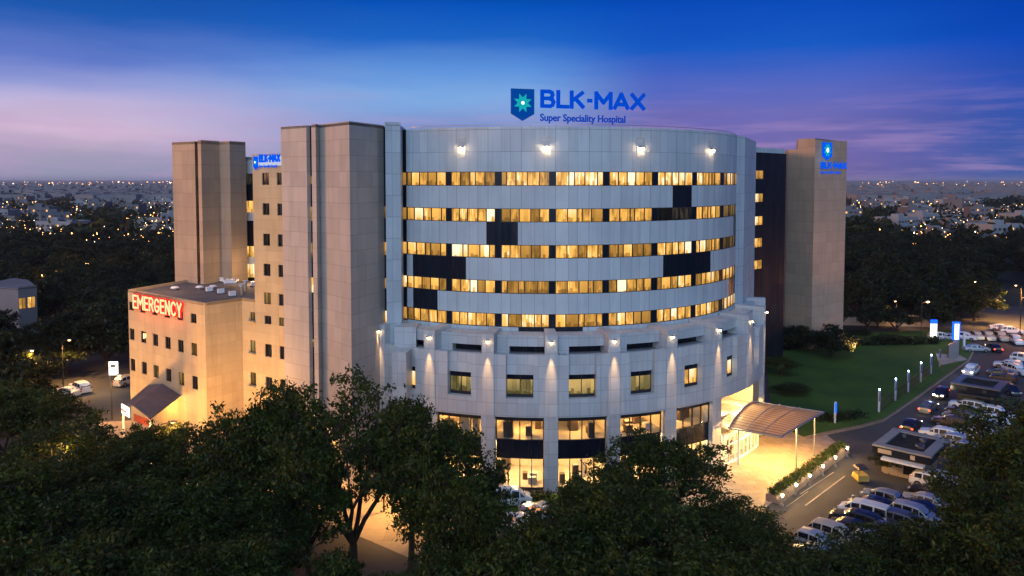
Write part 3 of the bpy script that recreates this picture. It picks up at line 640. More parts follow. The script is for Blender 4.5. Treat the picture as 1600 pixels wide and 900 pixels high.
for (a_,b_) in BAYS:
    for k in range(5):
        p=random.uniform(a_+.5,b_-.5); r=random.uniform(27,30.8); z=5.42
        mb.arc(p-random.uniform(.6,1.6),p+.6,r-.35,r+.35,z,z+random.choice((.75,.9,1.1,1.7)),random.choice((0,0,1)))
        p=random.uniform(a_+.5,b_-.5); r=random.uniform(26,30.8); mb.arc(p-random.uniform(.4,1.2),p+.5,r-.35,r+.35,.1,.1+random.choice((.75,1.0,2.0)),random.choice((0,0,1)))
mb.build('furniture',[M['furniture'],M['furniture2']],hosp)
for (a_,b_) in BAYS:
    p=radians((a_+b_)/2)
    lamp('POINT',(XC+28.5*sin(p),YC-28.5*cos(p),7.4),1000,(1,.50,.12),.5); lamp('POINT',(XC+28.5*sin(p),YC-28.5*cos(p),4.2),2800,(1,.62,.24),.5)
# podium downlights
for i,p in enumerate(PIER[:-1]):
    d=np.array((sin(radians(p)),-cos(radians(p)))); c=np.array((XC,YC))+d*(R2+.35)
    mb=MB(); mb.box(c[0],c[1],16.35,.3,.35,.12,0,rot=radians(p)); mb.build('downlight_bracket',M['steel'],hosp)
    mb=MB(); mb.ball((c[0],c[1],16.2),.10,n=6); mb.build('downlight_bulb',M['bulb'],hosp)
    c2=np.array((XC,YC))+d*(R2+.30); tg=np.array((XC,YC))+d*(R2+.12)
    c2=np.array((XC,YC))+d*(R2+.55); lamp('SPOT',(c2[0],c2[1],16.0),4200,(1,.54,.20),.05,spot=26,blend=1,target=(tg[0],tg[1],8.5))
# ---- entrance recess (angles 39.6..57)
mb=MB()
mb.arc(57.2,66.5,24,R2-.4,0.02,8.0,0); mb.arc(39.6,57.2,27.6,27.9,3.9,8.0,0)
mb.arc(36.9,39.7,30.8,R2+.10,0,8.05,1)
mb.build('entrance_wall',[M['buff'],M['podium']],hosp)
mb=MB(); g=MB()
for k in range(9):
    p=40+k*2.1; mb.arc(p-.08,p+.08,32.25,32.4,.05,3.5,0)
mb.arc(40,56.8,32.2,32.45,3.5,3.75,0); mb.arc(40,56.8,32.2,32.45,2.3,2.36,0); mb.arc(40,56.8,32.2,32.5,.03,.22,0); mb.arc(40,56.8,27.9,32.2,3.7,3.85,1)
m9=MB(); m9.arc(39.8,57.1,28.0,28.4,.02,3.69,0); m9.arc(56.85,57.15,28.0,32.45,.02,3.86,0); m9.arc(49.5,49.8,28.4,30.4,.1,3.69,0); m9.build('vestibule_wall',M['interior'],hosp)
m9=MB(); m9.arc(42.5,45.5,29.2,29.9,.05,1.15,0); m9.arc(52,54.5,29.2,29.8,.05,1.15,1); m9.arc(47,47.8,30.5,31.,.05,1.8,0); m9.build('reception_desk',[M['furniture'],M['furniture2']],hosp)
dv=mb.build('entrance_doors',[M['white'],M['roofpale']],hosp)
g.arc(40,56.8,32.3,32.312,.22,3.5,0,ends=False); g.build('pane',M['glass'],dv)
for p,e in ((43,1100),(48.5,1100),(54,1100)):
    lamp('POINT',(XC+29.8*sin(radians(p)),YC-29.8*cos(radians(p)),3.2),e,(1,.72,.38),.4)
for p,e in ((44,1500),(52,1500)):
    lamp('POINT',(XC+30.6*sin(radians(p)),YC-30.6*cos(radians(p)),7.2),e,(1,.62,.26),.5)
# ---- front tower with its slot, and the pier beside the drum
ZTW=39.75
TW=[(-17.3,82.0),(-21.75,87.1),(-21.9,86.0),(-22.5,86.5),(-23.2,87.03),(-26.9,89.8)]
mb=MB()
def wall(mb,a_,b_,z0,z1,m=0):
    a_=np.array(a_,float); b_=np.array(b_,float); u0=0; u1=np.linalg.norm(b_-a_)
    mb.face([(*a_,z0),(*b_,z0),(*b_,z1),(*a_,z1)],m,uv=[(u0,z0),(u1,z0),(u1,z1),(u0,z1)])
C0=TW[0]; EE=(-15.2,87.1); BK1=(-15.9,90.5)
wall(mb,TW[5],TW[4],0,ZTW-.1); wall(mb,TW[3],TW[2],0,ZTW-.02); wall(mb,TW[2],TW[1],0,ZTW-.02); wall(mb,TW[1],C0,0,ZTW); wall(mb,C0,EE,0,ZTW)
wall(mb,EE,(-14.7,88.8),0,ZTW); wall(mb,(-26.3,97),TW[5],0,ZTW-.1)
mb.prism([TW[5],TW[4],(-23.1,88),(-22.3,88),TW[3],TW[2],TW[1],C0,EE,(-14.7,88.8),(-14,97),(-26.3,97)],ZTW-.4,ZTW-.12,1)
wall(mb,TW[4],(-22.8,87.6),0,ZTW-.1); wall(mb,(-22.2,87.1),TW[3],0,ZTW-.1)
mb.build('tower_wall',[M['tower'],M['roof']],hosp)
mb=MB(); wall(mb,(-23.0,87.5),(-22.1,86.95),0,ZTW-.15); mb.build('tower_slot',M['spandrel'],hosp)
def vstrip_windows(a_,b_,rows,par,kind,name='window',off=.05):
    a_=np.array(a_,float); b_=np.array(b_,float); d=(b_-a_)/np.linalg.norm(b_-a_); n=np.array((d[1],-d[0]))*off; ln=np.linalg.norm(b_-a_)
    for z0,z1,kk in rows:
        mb=MB(); A=a_+n; B=b_+n
        for k in range(2):
            p=A+(B-A)*k/2; q=A+(B-A)*(k+1)/2
            mb.face([(*p,z0),(*q,z0),(*q,z1),(*p,z1)],0,uv=[(0,0),(ln/2,0),(ln/2,z1-z0),(0,z1-z0)],rn=(random.random(),random.uniform(.4,.9),random.random()))
        mb.build(name,M[kk],par)
sl_rows=[]
for i,(y0,y1,kk) in enumerate(((275,287,'litdim'),(323,345,'litdim'),(379,401,'litdim'),(433,456,'lit'),(486,506,'litdark'),(529,541,'litdim'),(580,600,'litdark'),(622,655,'lit'))):
    z0=onplane(483,y1,(-23.,87.5),(.9,-.55))[1]; z1=onplane(483,y0,(-23.,87.5),(.9,-.55))[1]; sl_rows.append((z0,z1,kk))
vstrip_windows((-22.95,87.47),(-22.25,87.05),sl_rows,hosp,'lit')
# recess between tower and pier, pier, link to drum
mb=MB(); wall(mb,(-14.75,88.6),(-13.9,88.3),0,ZTW-.3); mb.build('recess_glass',M['spandrel'],hosp)
vstrip_windows((-14.72,88.6),(-14.45,88.5),[(onplane(594,y1,(-14.7,88.6),(.8,-.2))[1],onplane(594,y0,(-14.7,88.6),(.8,-.2))[1],k) for y0,y1,k in ((322,340,'litdim'),(378,398,'lit'),(434,450,'litdim'),(485,505,'lit'),(530,545,'litdim'))],hosp,'lit')
mb=MB(); mb.prism([(-14.35,87.3),(-12.75,88.05),(-12.9,93),(-14.3,93)],0,39.7); mb.prism([(-14.4,87.22),(-12.7,88.0),(-12.86,89),(-14.4,88.6)],39.72,40.05)
mb.build('drum_pier',M['silver_top'],hosp)
# tower step at the podium (left end block)
mb=MB(); mb.prism([(-13.2,83.6),(-11.6,83.2),(-11,87.5),(-13.2,88)],0,14.6); mb.prism([(-13.3,86.0),(-10.8,85.7),(-10.8,88.5),(-13.3,88.5)],14.6,16.9)
mb.build('podium_end_block',M['podium'],hosp)
# ---- sign wing W with windows
wing=thing('clinic_wing','tall buff wing with two columns of small dark windows below a blue lit sign','building',(-30,95,0))
WP0=(-32.4,96.1); WP1=(-27.2,93.0); wd=(WP1[0]-WP0[0],WP1[1]-WP0[1])
holes=[]
for (ya,yb) in ((270,289),(317.5,336),(365,384),(412,431),(457,475),(493,506),(537,557),(588,608.5),(632,650)):
    for (xa,xb) in ((409.3,420),(432.4,441.5)):
        u0=onplane(xa,ya,WP0,wd)[0]; u1=onplane(xb,ya,WP0,wd)[0]; z1=onplane(415,ya,WP0,wd)[1]; z0=onplane(415,yb,WP0,wd)[1]; holes.append((u0,u1,z0,z1))
for k in range(0,len(holes),2):
    for j in (0,1): holes[k+j]=(holes[j][0],holes[j][1],holes[k][2],holes[k][3])
mb=MB(); ZW=36.7; wallholes(mb,WP0,WP1,0,ZW,holes); mb.face([(WP0[0],WP0[1],ZW),(WP1[0],WP1[1],ZW),(-25,99,ZW),(-30,104,ZW)],1)
wall(mb,(-30,104),WP0,0,ZW); mb.build('wall',[M['buff'],M['roof']],wing)
for i,h in enumerate(holes): flatwindow(WP0,WP1,h,wing,random.choice(('litdark','litdark','litdim')) if i>2 else 'litdark',nm=1)
# ---- emergency block
emer=thing('emergency_building','low buff flat-roofed block with rows of small windows and a red lit sign','building',(-44,98,0))
EA=(-52.9,105.1); EB=(-37.7,93.6); EC=(-34.6,97.7); ED=(-32.2,96.0); ZE=18.4
ed=(EB[0]-EA[0],EB[1]-EA[1]); holes=[]
rows=[(490.3,505),(536,555.6),(587.4,608)]
xs=[(203,210.5),(221,229),(239.3,247.8),(258.3,267.3),(277.3,287),(298,308.5)]
hx=[onplane((a_+b_)/2,545,EA,ed)[0] for a_,b_ in xs]; hx=[hx[0]+(hx[-1]-hx[0])*k/5 for k in range(6)]
for (ya,yb) in rows:
    z1=onplane(303,ya,EA,ed)[1]; z0=onplane(303,yb,EA,ed)[1]
    for u in hx: holes.append((u-.68,u+.68,z0,z1))
mb=MB(); wallholes(mb,EA,EB,0,ZE,holes); wall(mb,EB,EC,0,ZE)
h2=[]
cd=(ED[0]-EC[0],ED[1]-EC[1])
for (ya,yb) in ((488,501),(532,551),(582,602)):
    h2.append((onplane(391,ya,EC,cd)[0],min(2.85,onplane(400.6,ya,EC,cd)[0]),onplane(396,yb,EC,cd)[1],onplane(396,ya,EC,cd)[1]))
wallholes(mb,EC,ED,0,ZE,h2)
for h in h2:
    n=np.array((cd[1],-cd[0])); n=n/np.linalg.norm(n); d=np.array(cd)/np.linalg.norm(cd); p=np.array(EC)+d*(h[0]-.3)+n*.0; q=p+d*1.5
    mb.hexa([(*p,h[2]-.2),(*(p+n*.35),h[2]-.2),(*(q+n*.35),h[2]-.2),(*q,h[2]-.2)],[(*p,h[2]-.05),(*(p+n*.35),h[2]-.05),(*(q+n*.35),h[2]-.05),(*q,h[2]-.05)])
BKL=(-47.5,120.5); BKR=(-30.,112.)
wall(mb,BKL,EA,0,ZE); 
# back and side parapets
mb.hexa([(*BKL,ZE-.5),(*EA,ZE-.5),(EA[0]+.3,EA[1],ZE-.5),(BKL[0]+.3,BKL[1],ZE-.5)],[(*BKL,ZE+.02),(*EA,ZE+.02),(EA[0]+.3,EA[1],ZE+.02),(BKL[0]+.3,BKL[1],ZE+.02)])
mb.build('wall',M['buff'],emer)
mb=MB(); mb.face([(*EA,ZE-.35),(*EB,ZE-.35),(*EC,ZE-.35),(*ED,ZE-.35),(*BKR,ZE-.35),(*BKL,ZE-.35)]); mb.build('roof',M['roof'],emer)
mb=MB()     # thin coping so the wall has a top
for a_,b_ in ((EA,EB),(EB,EC),(EC,ED)):
    a_=np.array(a_); b_=np.array(b_); d=(b_-a_)/np.linalg.norm(b_-a_); n=np.array((-d[1],d[0]))*.28
    mb.hexa([(*a_,ZE-.34),(*b_,ZE-.34),(*(b_+n),ZE-.34),(*(a_+n),ZE-.34)],[(*a_,ZE),(*b_,ZE),(*(b_+n),ZE),(*(a_+n),ZE)])
mb.build('coping',M['buff'],emer)
for i,h in enumerate(holes): flatwindow(EA,EB,h,emer,'litdim' if i in (11,14,16) else 'litdark')
for h in h2: flatwindow(EC,ED,h,emer,'litdim')
# EMERGENCY sign
edn=np.array(ed)/np.linalg.norm(ed); nn=np.array((edn[1],-edn[0]))
u0,z0=onplane(212.5,479.5,EA,ed); u1,z1=onplane(289,492.,EA,ed)
o3=np.array((*(np.array(EA)+edn*u0+nn*.25),0)); zb=(z0+z1)/2-.1
es=thing('emergency_sign','cream lit capitals with their red glow built as wider letters, high on the buff block','sign',(o3[0],o3[1],zb))
strokes('halo','EMERGENCY',(o3[0]-edn[0]*.15,o3[1]-edn[1]*.15,zb-.24),edn,2.15,u1-u0+.3,.46,M['redglow'],es,.08,.34)  # red glow around the letters, modelled as a wider emissive copy behind them
strokes('lettering','EMERGENCY',(o3[0]+nn[0]*.15,o3[1]+nn[1]*.15,zb-.12),edn,1.9,u1-u0,.27,M['cream'],es,.06,.30)
for k in range(5):
    p=np.array(EA)+edn*(u0+(u1-u0)*(k+.5)/5)+nn*.9; lamp('POINT',(p[0],p[1],zb+.5),150,(1,.02,.01),.5)
# roof equipment
eq=[((327,456),'ac'),((345,459),'box'),((363,463),'box'),((312,452),'disc'),((333,451),'disc'),((352,442),'disc'),((361,450),'rack'),((378,461),'fan'),((384,455),'fan'),((397,447),'box'),((347,440),'box'),((273,453),'disc')]
labs=['beige air conditioner box near the front of the low roof','squat white vent box in the middle of the low roof','grey cube vent close to the roof front corner','dark round vent near the sign end of the roof','round white vent cap at mid roof','pale dome at the foot of the rear tower','white cylinder rack machine, largest on the low roof','small roof fan on a pipe near the wing','tall vent pipe with cap beside the wing','stacked beige box against the wing wall','blue-grey box at the rear tower foot','white round cap at the sign end of the low roof']
for ((px,py),k),lb in zip(eq,labs):
    x,y=gnd(px,py,ZE-.35); z=ZE-.35; mb=MB(); nm={'ac':'air_conditioner','box':'roof_vent_box','disc':'roof_vent_cap','rack':'cooling_unit','fan':'roof_fan'}[k]
    t=thing({'roof_vent_cap':'round_vent'}.get(nm,nm),lb,'roof vent' if k!='ac' else 'air conditioner',(x,y,z),'equipment on the low roof')
    if k in('ac','box'):
        mb.box(x,y,z+.36,.8,.65,.5,0,rot=.6); mb.box(x,y,z+.64,.86,.7,.06,0,rot=.6); mb.build('housing',M['white'],t); m2=MB(); m2.box(x-.3,y-.3,z+.06,.3,.3,.1); m2.box(x+.3,y+.3,z+.06,.3,.3,.1); m2.build('foot',M['frame'],t)
    elif k=='disc': mb.cyl((x,y,z),(x,y,z+.3),.3,n=10); mb.build('pipe',M['steel'],t); m2=MB(); m2.cyl((x,y,z+.3),(x,y,z+.5),.6,.35,n=14); m2.build('cap',M['white'],t)
    elif k=='rack':
        for i in range(4): mb.cyl((x-.8+i*.45,y-.1,z+.9),(x-.8+i*.45,y+1.1,z+1.0),.24,n=10)
        mb.build('cylinder',M['white'],t); m2=MB()
        for dx in(-.9,.7):
            for dy in (0,.9): m2.cyl((x+dx,y+dy,z),(x+dx,y+dy,z+1.5),.05,n=5)
        m2.box(x-.1,y+.45,z+.6,1.9,1.1,.08); m2.build('stand',M['steel'],t)
    else: mb.cyl((x,y,z),(x,y,z+1.1),.16,n=8); mb.build('pipe',M['wallbeige'],t); m2=MB(); m2.cyl((x,y,z+1.1),(x,y,z+1.5),.2,.42,n=12); m2.build('cap',M['white'],t)
# porch in front of the emergency block
por=thing('emergency_porch','grey pitched porch roof with a lit white sign box by the low block','porch',(-47,94,0))
def P3(px,py,y): return np.array(atY(px,py,y))
r0=P3(259,604,101.2); r1=P3(208,622,90); e0=P3(284,618,97.5); e1=P3(234,632,87.5); l0=P3(236,600,103.5); l1=P3(192,616,92.5)
e0[2]=e1[2]=min(e0[2],e1[2]); l0[2]=l1[2]=e1[2]; r0[2]=r1[2]=e1[2]+.8
mb=MB()
for q in ((r1,e1,e0,r0),(l1,r1,r0,l0)):
    up=[p+np.array((0,0,.12)) for p in q]; mb.face(up); mb.face([p for p in q][::-1])
    for i in range(4): mb.face([q[i],q[(i+1)%4],up[(i+1)%4],up[i]])
mb.build('roof',M['roof'],por)
mb=MB()
for p in (e0,e1,l0,l1): mb.cyl((p[0],p[1],0),(p[0],p[1],p[2]),.14,n=8)
mb.build('post',M['white'],por)
dd=(r1-l1)[:2]; dd=dd/np.linalg.norm(dd); nn2=np.array((dd[1],-dd[0]))
mb=MB(); flatshape(mb,[(0,0),(2.6,0),(2.6,1.15),(0,1.15)],(l1[0]+nn2[0]*.1,l1[1]+nn2[1]*.1,l1[2]-.7),dd,.12); sb=mb.build('sign_box',M['signface'],por)
text('lettering','EMERGENCY',(l1[0]+nn2[0]*.3+dd[0]*.3,l1[1]+nn2[1]*.3+dd[1]*.3,l1[2]-.30),dd,.42,M['redglow'],sb,ext=.02,width=2.0)
text('lettering','24 HOURS',(l1[0]+nn2[0]*.3+dd[0]*.5,l1[1]+nn2[1]*.3+dd[1]*.5,l1[2]-.60),dd,.26,M['redglow'],sb,ext=.02,width=1.6) if False else None
mb=MB(); wall(mb,(r1[0],r1[1]),(e1[0],e1[1]),e1[2]-.9,e1[2]-.02); mb.build('fascia',M['red'],por)
lamp('POINT',((e0[0]+l0[0])/2,(e0[1]+l0[1])/2-3,e1[2]-.8),900,(1,.55,.17),.4); lamp('POINT',((e1[0]+l1[0])/2+1,(e1[1]+l1[1])/2+3,e1[2]-1),700,(1,.55,.17),.4)
# ---- rear tower T2
rt=thing('rear_tower','brown windowless folded tower rising behind the low flat roof','tower',(-46,116,0))
T=[(-51.6,117),(-46.9,113.9),(-46.3,113.5),(-45.6,113),(-44.2,116.3),(-42.1,114.9),(-40.8,118)]; ZT2=39.2
mb=MB(); wall(mb,T[0],T[1],0,ZT2); wall(mb,T[2],T[3],0,ZT2+.15); wall(mb,T[3],T[4],0,ZT2+.15); wall(mb,T[4],T[5],0,ZT2+.1); wall(mb,T[5],T[6],0,ZT2+.1)
wall(mb,(-46,124),T[0],0,ZT2); wall(mb,T[6],(-42.8,123),0,ZT2); wall(mb,T[1],(-47.1,115.9),0,ZT2); wall(mb,(-46.6,115.5),T[2],0,ZT2)
mb.prism([T[0],T[1],(-47.1,115.9),(-46.6,115.5),T[2],T[3],T[4],T[5],T[6],(-42.8,123),(-46,124)],ZT2-.4,ZT2-.05); mb.build('wall',M['tower2'],rt)
mb=MB(); wall(mb,(-47.2,115.7),(-46.4,115.2),0,ZT2-.1); mb.build('slot_glass',M['spandrel'],rt)
vstrip_windows((-47.15,115.65),(-46.5,115.25),[(z,z+1.4,'litdim') for z in (34.2,30.3,22.5,18.8)],rt,'x')
# ---- link block behind, seen between rear tower and wing
lk=thing('link_block','narrow pale block with dark and lit window rows between rear tower and wing','building',(-37,121,0))
LA=(-42.0,119.45); LB=(-32,118.5); mb=MB(); bz=[37.2,34.4,30.2,28.6,26.2,24.0]
def zy(y): return atY(392,y,119)[2]
ys=[(245,271,'s'),(271,288,'w'),(288,314,'d'),(314,332,'l'),(332,345,'s'),(345,385,'d'),(385,402,'l'),(402,413,'s'),(413,434,'l'),(434,470,'d')]
ms=MB(); md=MB()
for y0,y1,k in ys:
    z1,z0_=zy(y0),zy(y1)
    if k=='s': wall(ms,LA,LB,z0_,z1)
    elif k=='d': wall(md,(LA[0],LA[1]+.1),(LB[0],LB[1]+.1),z0_,z1)
    else:
        p=MB()
        for q in range(9):
            a_=np.array(LA)+(np.array(LB)-LA)*q/9; b_=np.array(LA)+(np.array(LB)-LA)*(q+1)/9-np.array((.08,0)); a_[1]+=.05; b_[1]+=.05
            p.face([(*a_,z0_),(*b_,z0_),(*b_,z1),(*a_,z1)],0,uv=[(0,0),(1.1,0),(1.1,z1-z0_),(0,z1-z0_)],rn=(random.random(),random.uniform(.5,.9),random.random()))
        p.build('window',M['lit' if k=='l' else 'litdark'],lk)
ms.prism([LA,LB,(-32,125),(-40.5,125)],zy(245)-.5,zy(245)-.05); ms.build('wall',M['silver'],lk); md.prism([(LA[0],LA[1]+.2),(LB[0],LB[1]+.2),(-32,125),(-40.5,125)],0,zy(245)-.6); md.build('dark_wall',M['spandrel'],lk)
# ---- side tower T3 and dark wing
st=thing('side_tower','tall brownish blank tower with a blue lit sign at the far end of the hospital','tower',(60,152,0))
F0=(59.,150.); F1=(55.4,155.8); F2=(68.6,157.8); mb=MB()
wall(mb,(55.6,155.5),F0,0,39.6); wall(mb,(56.9,153.45),F0,39.6,41.6); wall(mb,F0,F2,0,41.4)
wall(mb,F2,(66,166),0,41.4); mb.face([(56.9,153.45,41.55),(*F0,41.55),(*F2,41.35),(66,166,41.35),(62,168,41.55)]); wall(mb,(62,168),(56.9,153.45),39.6,41.55)
wall(mb,(60,170),(55.6,155.5),0,39.6); mb.face([(55.6,155.5,39.55),(56.9,153.45,39.55),(62,168,39.55),(60,170,39.55)])
mb.build('wall',M['tower2'],st)
dw=thing('dark_wing','black clad wing with one column of lit windows beside the side tower','building',(46,134,0))
DA=(39,130.5); DB=(50.6,142.0); ZD=38.3; mb=MB(); wd=(DB[0]-DA[0],DB[1]-DA[1]); holes=[]
for ya,yb in ((266,280),(302,316),(337.5,352),(371.5,386.5),(406,420.5)):
    holes.append((onplane(1180.5,ya,DA,wd)[0],onplane(1194,ya,DA,wd)[0],onplane(1187,yb,DA,wd)[1],onplane(1187,ya,DA,wd)[1]))
for i in range(1,5): holes[i]=(holes[0][0],holes[0][1],holes[i][2],holes[i][3])
wallholes(mb,DA,DB,0,ZD,holes); wall(mb,DB,(54.5,158),0,ZD); mb.face([(*DA,ZD-.1),(*DB,ZD-.1),(54.5,158,ZD-.1),(40,150,ZD-.1)]); mb.build('wall',M['darkwing'],dw)
for h in holes: flatwindow(DA,DB,h,dw,'lit',nm=1)
mb=MB(); mb.prism([(DA[0],DA[1]+.3),(DB[0]-.2,DB[1]+.3),(54.2,157),(53.8,157),(DB[0]-.6,DB[1]+.6),(DA[0],DA[1]+.6)],ZD,ZD+.9); mb.build('parapet',M['silver'],dw)
# ---- signs
rs=thing('rooftop_sign','large blue letters and shield emblem standing on the round roof','sign',(3,91,ZT))
SA=np.array(atY(844,168.5,90.3)); sd=np.array((12.6,3.9)); sd/=np.linalg.norm(sd)
uR,_=onplane(1007.5,172,(SA[0],SA[1]),sd)
strokes('lettering','BLK-MAX',(SA[0],SA[1],SA[2]),sd,2.12,uR,.42,M['blue'],rs,.25,.24)
u2,z2=onplane(844,188.6,(SA[0],SA[1]),sd); u3,_=onplane(977,190,(SA[0],SA[1]),sd)
text('tagline','Super Speciality Hospital',(SA[0],SA[1],z2),sd,1.18,M['blue2'],rs,ext=.12,offset=.02,width=u3)
ua,za=onplane(798,188.5,(SA[0],SA[1]),sd); ub,zb=onplane(834.5,139.5,(SA[0],SA[1]),sd)
p=SA[:2]+sd*ua; emblem((p[0],p[1],za),sd,ub-ua,zb-za,rs)
mb=MB(); n=np.array((sd[1],-sd[0]))
for u,z in ((ua+1.2,za+.8),(3.,z2),(6.5,z2),(9.8,z2)):
    p=SA[:2]+sd*u-n*.12; mb=MB(); mb.cyl((p[0],p[1],ZT-.4),(p[0],p[1],z+.3),.035,n=5); mb.build('support_post',M['steel'],rs)
# wing sign
wdn=np.array((WP1[0]-WP0[0],WP1[1]-WP0[1])); wdn/=np.linalg.norm(wdn); wn=np.array((wdn[1],-wdn[0]))
ws_=thing('wing_sign','blue letters and shield on a backlit white panel high on the buff wing','sign',(WP0[0],WP0[1],33))
u0,z0=onplane(398.5,266,WP0,wdn); u1,z1=onplane(441,243,WP0,wdn)
o_=np.array(WP0)+wdn*u0+wn*.05
mb=MB(); flatshape(mb,[(0,.55),(u1-u0,.55),(u1-u0,z1-z0),(0,z1-z0)],(o_[0],o_[1],z0),wdn,.1); mb.build('backing_panel',M['signwhite'],ws_)
o_=np.array(WP0)+wdn*u0+wn*.2; emblem((o_[0]+wdn[0]*.05,o_[1]+wdn[1]*.05,z0+.02),wdn,.78,z1-z0-.05,ws_,2)
q=o_+wdn*.98; strokes('lettering','BLK-MAX',(q[0],q[1],z0+.95),wdn,.98,u1-u0-1.05,.24,M['bluehot'],ws_,.08,.24)
text('tagline','Super Speciality Hospital',(q[0],q[1],z0+.35),wdn,.48,M['bluehot'],ws_,ext=.05,offset=.004,width=(u1-u0-1.)*.82)
lamp('POINT',(*(o_+wdn*1.6+wn*1.5),z0+1.2),40,(.35,.55,1),.4)
# side tower sign
fdn=np.array((F2[0]-F0[0],F2[1]-F0[1])); fdn/=np.linalg.norm(fdn); fn=np.array((fdn[1],-fdn[0]))
ts=thing('tower_sign','blue lit shield above blue letters on the brown side tower','sign',(F0[0],F0[1],36))
u0,z0=onplane(1283.5,250,F0,fdn); u1,z1=onplane(1299,223,F0,fdn); o_=np.array(F0)+fdn*u0+fn*.1; emblem((o_[0],o_[1],z0),fdn,u1-u0,z1-z0,ts,2)
u0,z0=onplane(1281.5,263.5,F0,fdn); u1,z1=onplane(1322,264,F0,fdn); q=np.array(F0)+fdn*u0+fn*.1; strokes('lettering','BLK-MAX',(q[0],q[1],z0),fdn,1.35,u1-u0,.33,M['bluehot'],ts,.1,.24)
u0,z0=onplane(1281.5,270.8,F0,fdn); u1,z1=onplane(1313,271,F0,fdn); text('tagline','Super Speciality Hospital',(q[0],q[1],z0),fdn,.66,M['bluehot'],ts,ext=.06,offset=.01,width=u1-u0)
lamp('POINT',(*(o_+fdn*1.+fn*2),z0+3),90,(.3,.5,1),.4)
# ---- entrance canopy
ca=thing('entrance_canopy','ribbed translucent arched canopy on thin posts over the lit entrance','canopy',(31,90,0))
A0=np.array((25.0,87.3)); A1=np.array((31.6,97.6)); B0=np.array((29.9,84.0)); B1=np.array((38.4,93.2)); I0=np.array((23.8,91.4-1.5)); I1=np.array((27.5,98.0))
def csurf(mb,a0,a1,b0,b1,za,zb_,ra,rb,n=24,m=0):
    for k in range(n):
        for j in range(4):
            def q(t,s_):
                p=(a0*(1-t)+a1*t)*(1-s_)+(b0*(1-t)+b1*t)*s_; h=4*t*(1-t)
                return np.array((*p,(za+ra*h)*(1-s_)+(zb_+rb*h)*s_))
            t0,t1,s0,s1=k/n,(k+1)/n,j/4,(j+1)/4
            P_=[q(t0,s0),q(t0,s1),q(t1,s1),q(t1,s0)]; uv=[(t0*13,s0*8),(t0*13,s1*8),(t1*13,s1*8),(t1*13,s0*8)]
            mb.face(P_,m,uv=uv,smooth=True); mb.face([p-np.array((0,0,.06)) for p in P_][::-1],m,uv=uv[::-1],smooth=True)
mb=MB(); csurf(mb,A0,A1,B0,B1,4.9,4.95,.75,.1); csurf(mb,I0,I1,A0+(0.05,0),A1,4.6,4.7,1.0,.7); mb.build('roof_skin',M['canopyskin'],ca)
mb=MB()
def beam(pts,r=.1):
    for a_,b_ in zip(pts[:-1],pts[1:]): mb.cyl(a_,b_,r,n=6)
beam([(*(A0*(1-t)+A1*t),4.95+.84*4*t*(1-t)) for t in np.linspace(0,1,13)],.14)
beam([(*(B0*(1-t)+B1*t),4.93+.1*4*t*(1-t)) for t in np.linspace(0,1,5)],.11)
for s_ in (.0,1.): beam([(*(A0*(1-s_)+A1*s_),4.9),(*(B0*(1-s_)+B1*s_),4.93)],.10)
for s_ in (.35,.65):
    beam([(*((A0*(1-s_)+B0*s_)*(1-t)+(A1*(1-s_)+B1*s_)*t),4.98+(.75*(1-s_)+.1*s_)*4*t*(1-t)+.12) for t in np.linspace(0,1,11)],.06)
mb.build('beam',M['steel'],ca)
for px,py in ((1244,733),(1272,712)):
    x,y=gnd(px,py); mb=MB(); mb.cyl((x,y,0),(x,y,4.9),.09,n=8); mb.box(x,y,.1,.35,.35,.2); mb.build('post',M['steel'],ca)
for px,py in ((1154,726),):
    x,y=gnd(px,py); mb=MB(); mb.cyl((x,y,0),(x,y,5.2),.16,n=10); mb.build('post',M['white'],ca)
for (x,y,e) in ((31.0,87.6,5200),(34.0,92.0,2600),(28.4,90.6,1500)): lamp('POINT',(x,y,4.3),e,(1,.53,.13),.3)
mb=MB()
for (x,y) in ((30.6,89.0),(33.8,92.4),(28.4,90.6)): mb.cyl((x,y,4.55),(x,y,4.7),.25,n=10)
mb.build('ceiling_lamp',M['bulb'],ca)
# ---- planter with hedge and lamps
pl=thing('planter','long low planter with clipped hedge beside the entrance pavement','planter',(*gnd(1255,745),0))
a_=np.array(gnd(1199,783)); b_=np.array(gnd(1311,704)); d=(b_-a_)/np.linalg.norm(b_-a_); n=np.array((d[1],-d[0])); ln=np.linalg.norm(b_-a_)
if n[1]>0: n=-n
mb=MB(); q0,q1=a_-n*.2,b_-n*.2; mb.hexa([(*q0,0),(*(q0+n*1.5),0),(*(q1+n*1.5),0),(*q1,0)],[(*q0,.75),(*(q0+n*1.1),.75),(*(q1+n*1.1),.75),(*q1,.75)]); mb.build('planter_wall',M['kerb'],pl)
def leaves_mesh(name, centers, per, spread, size, m, parent=None, flat=1.):
    C_=np.repeat(np.array(centers,float),per,axis=0); n_=len(C_)
    C_+=rng.normal(0,1,(n_,3))*np.array((spread,spread,spread*flat))
    return quads_obj(name,C_,size,m,parent)
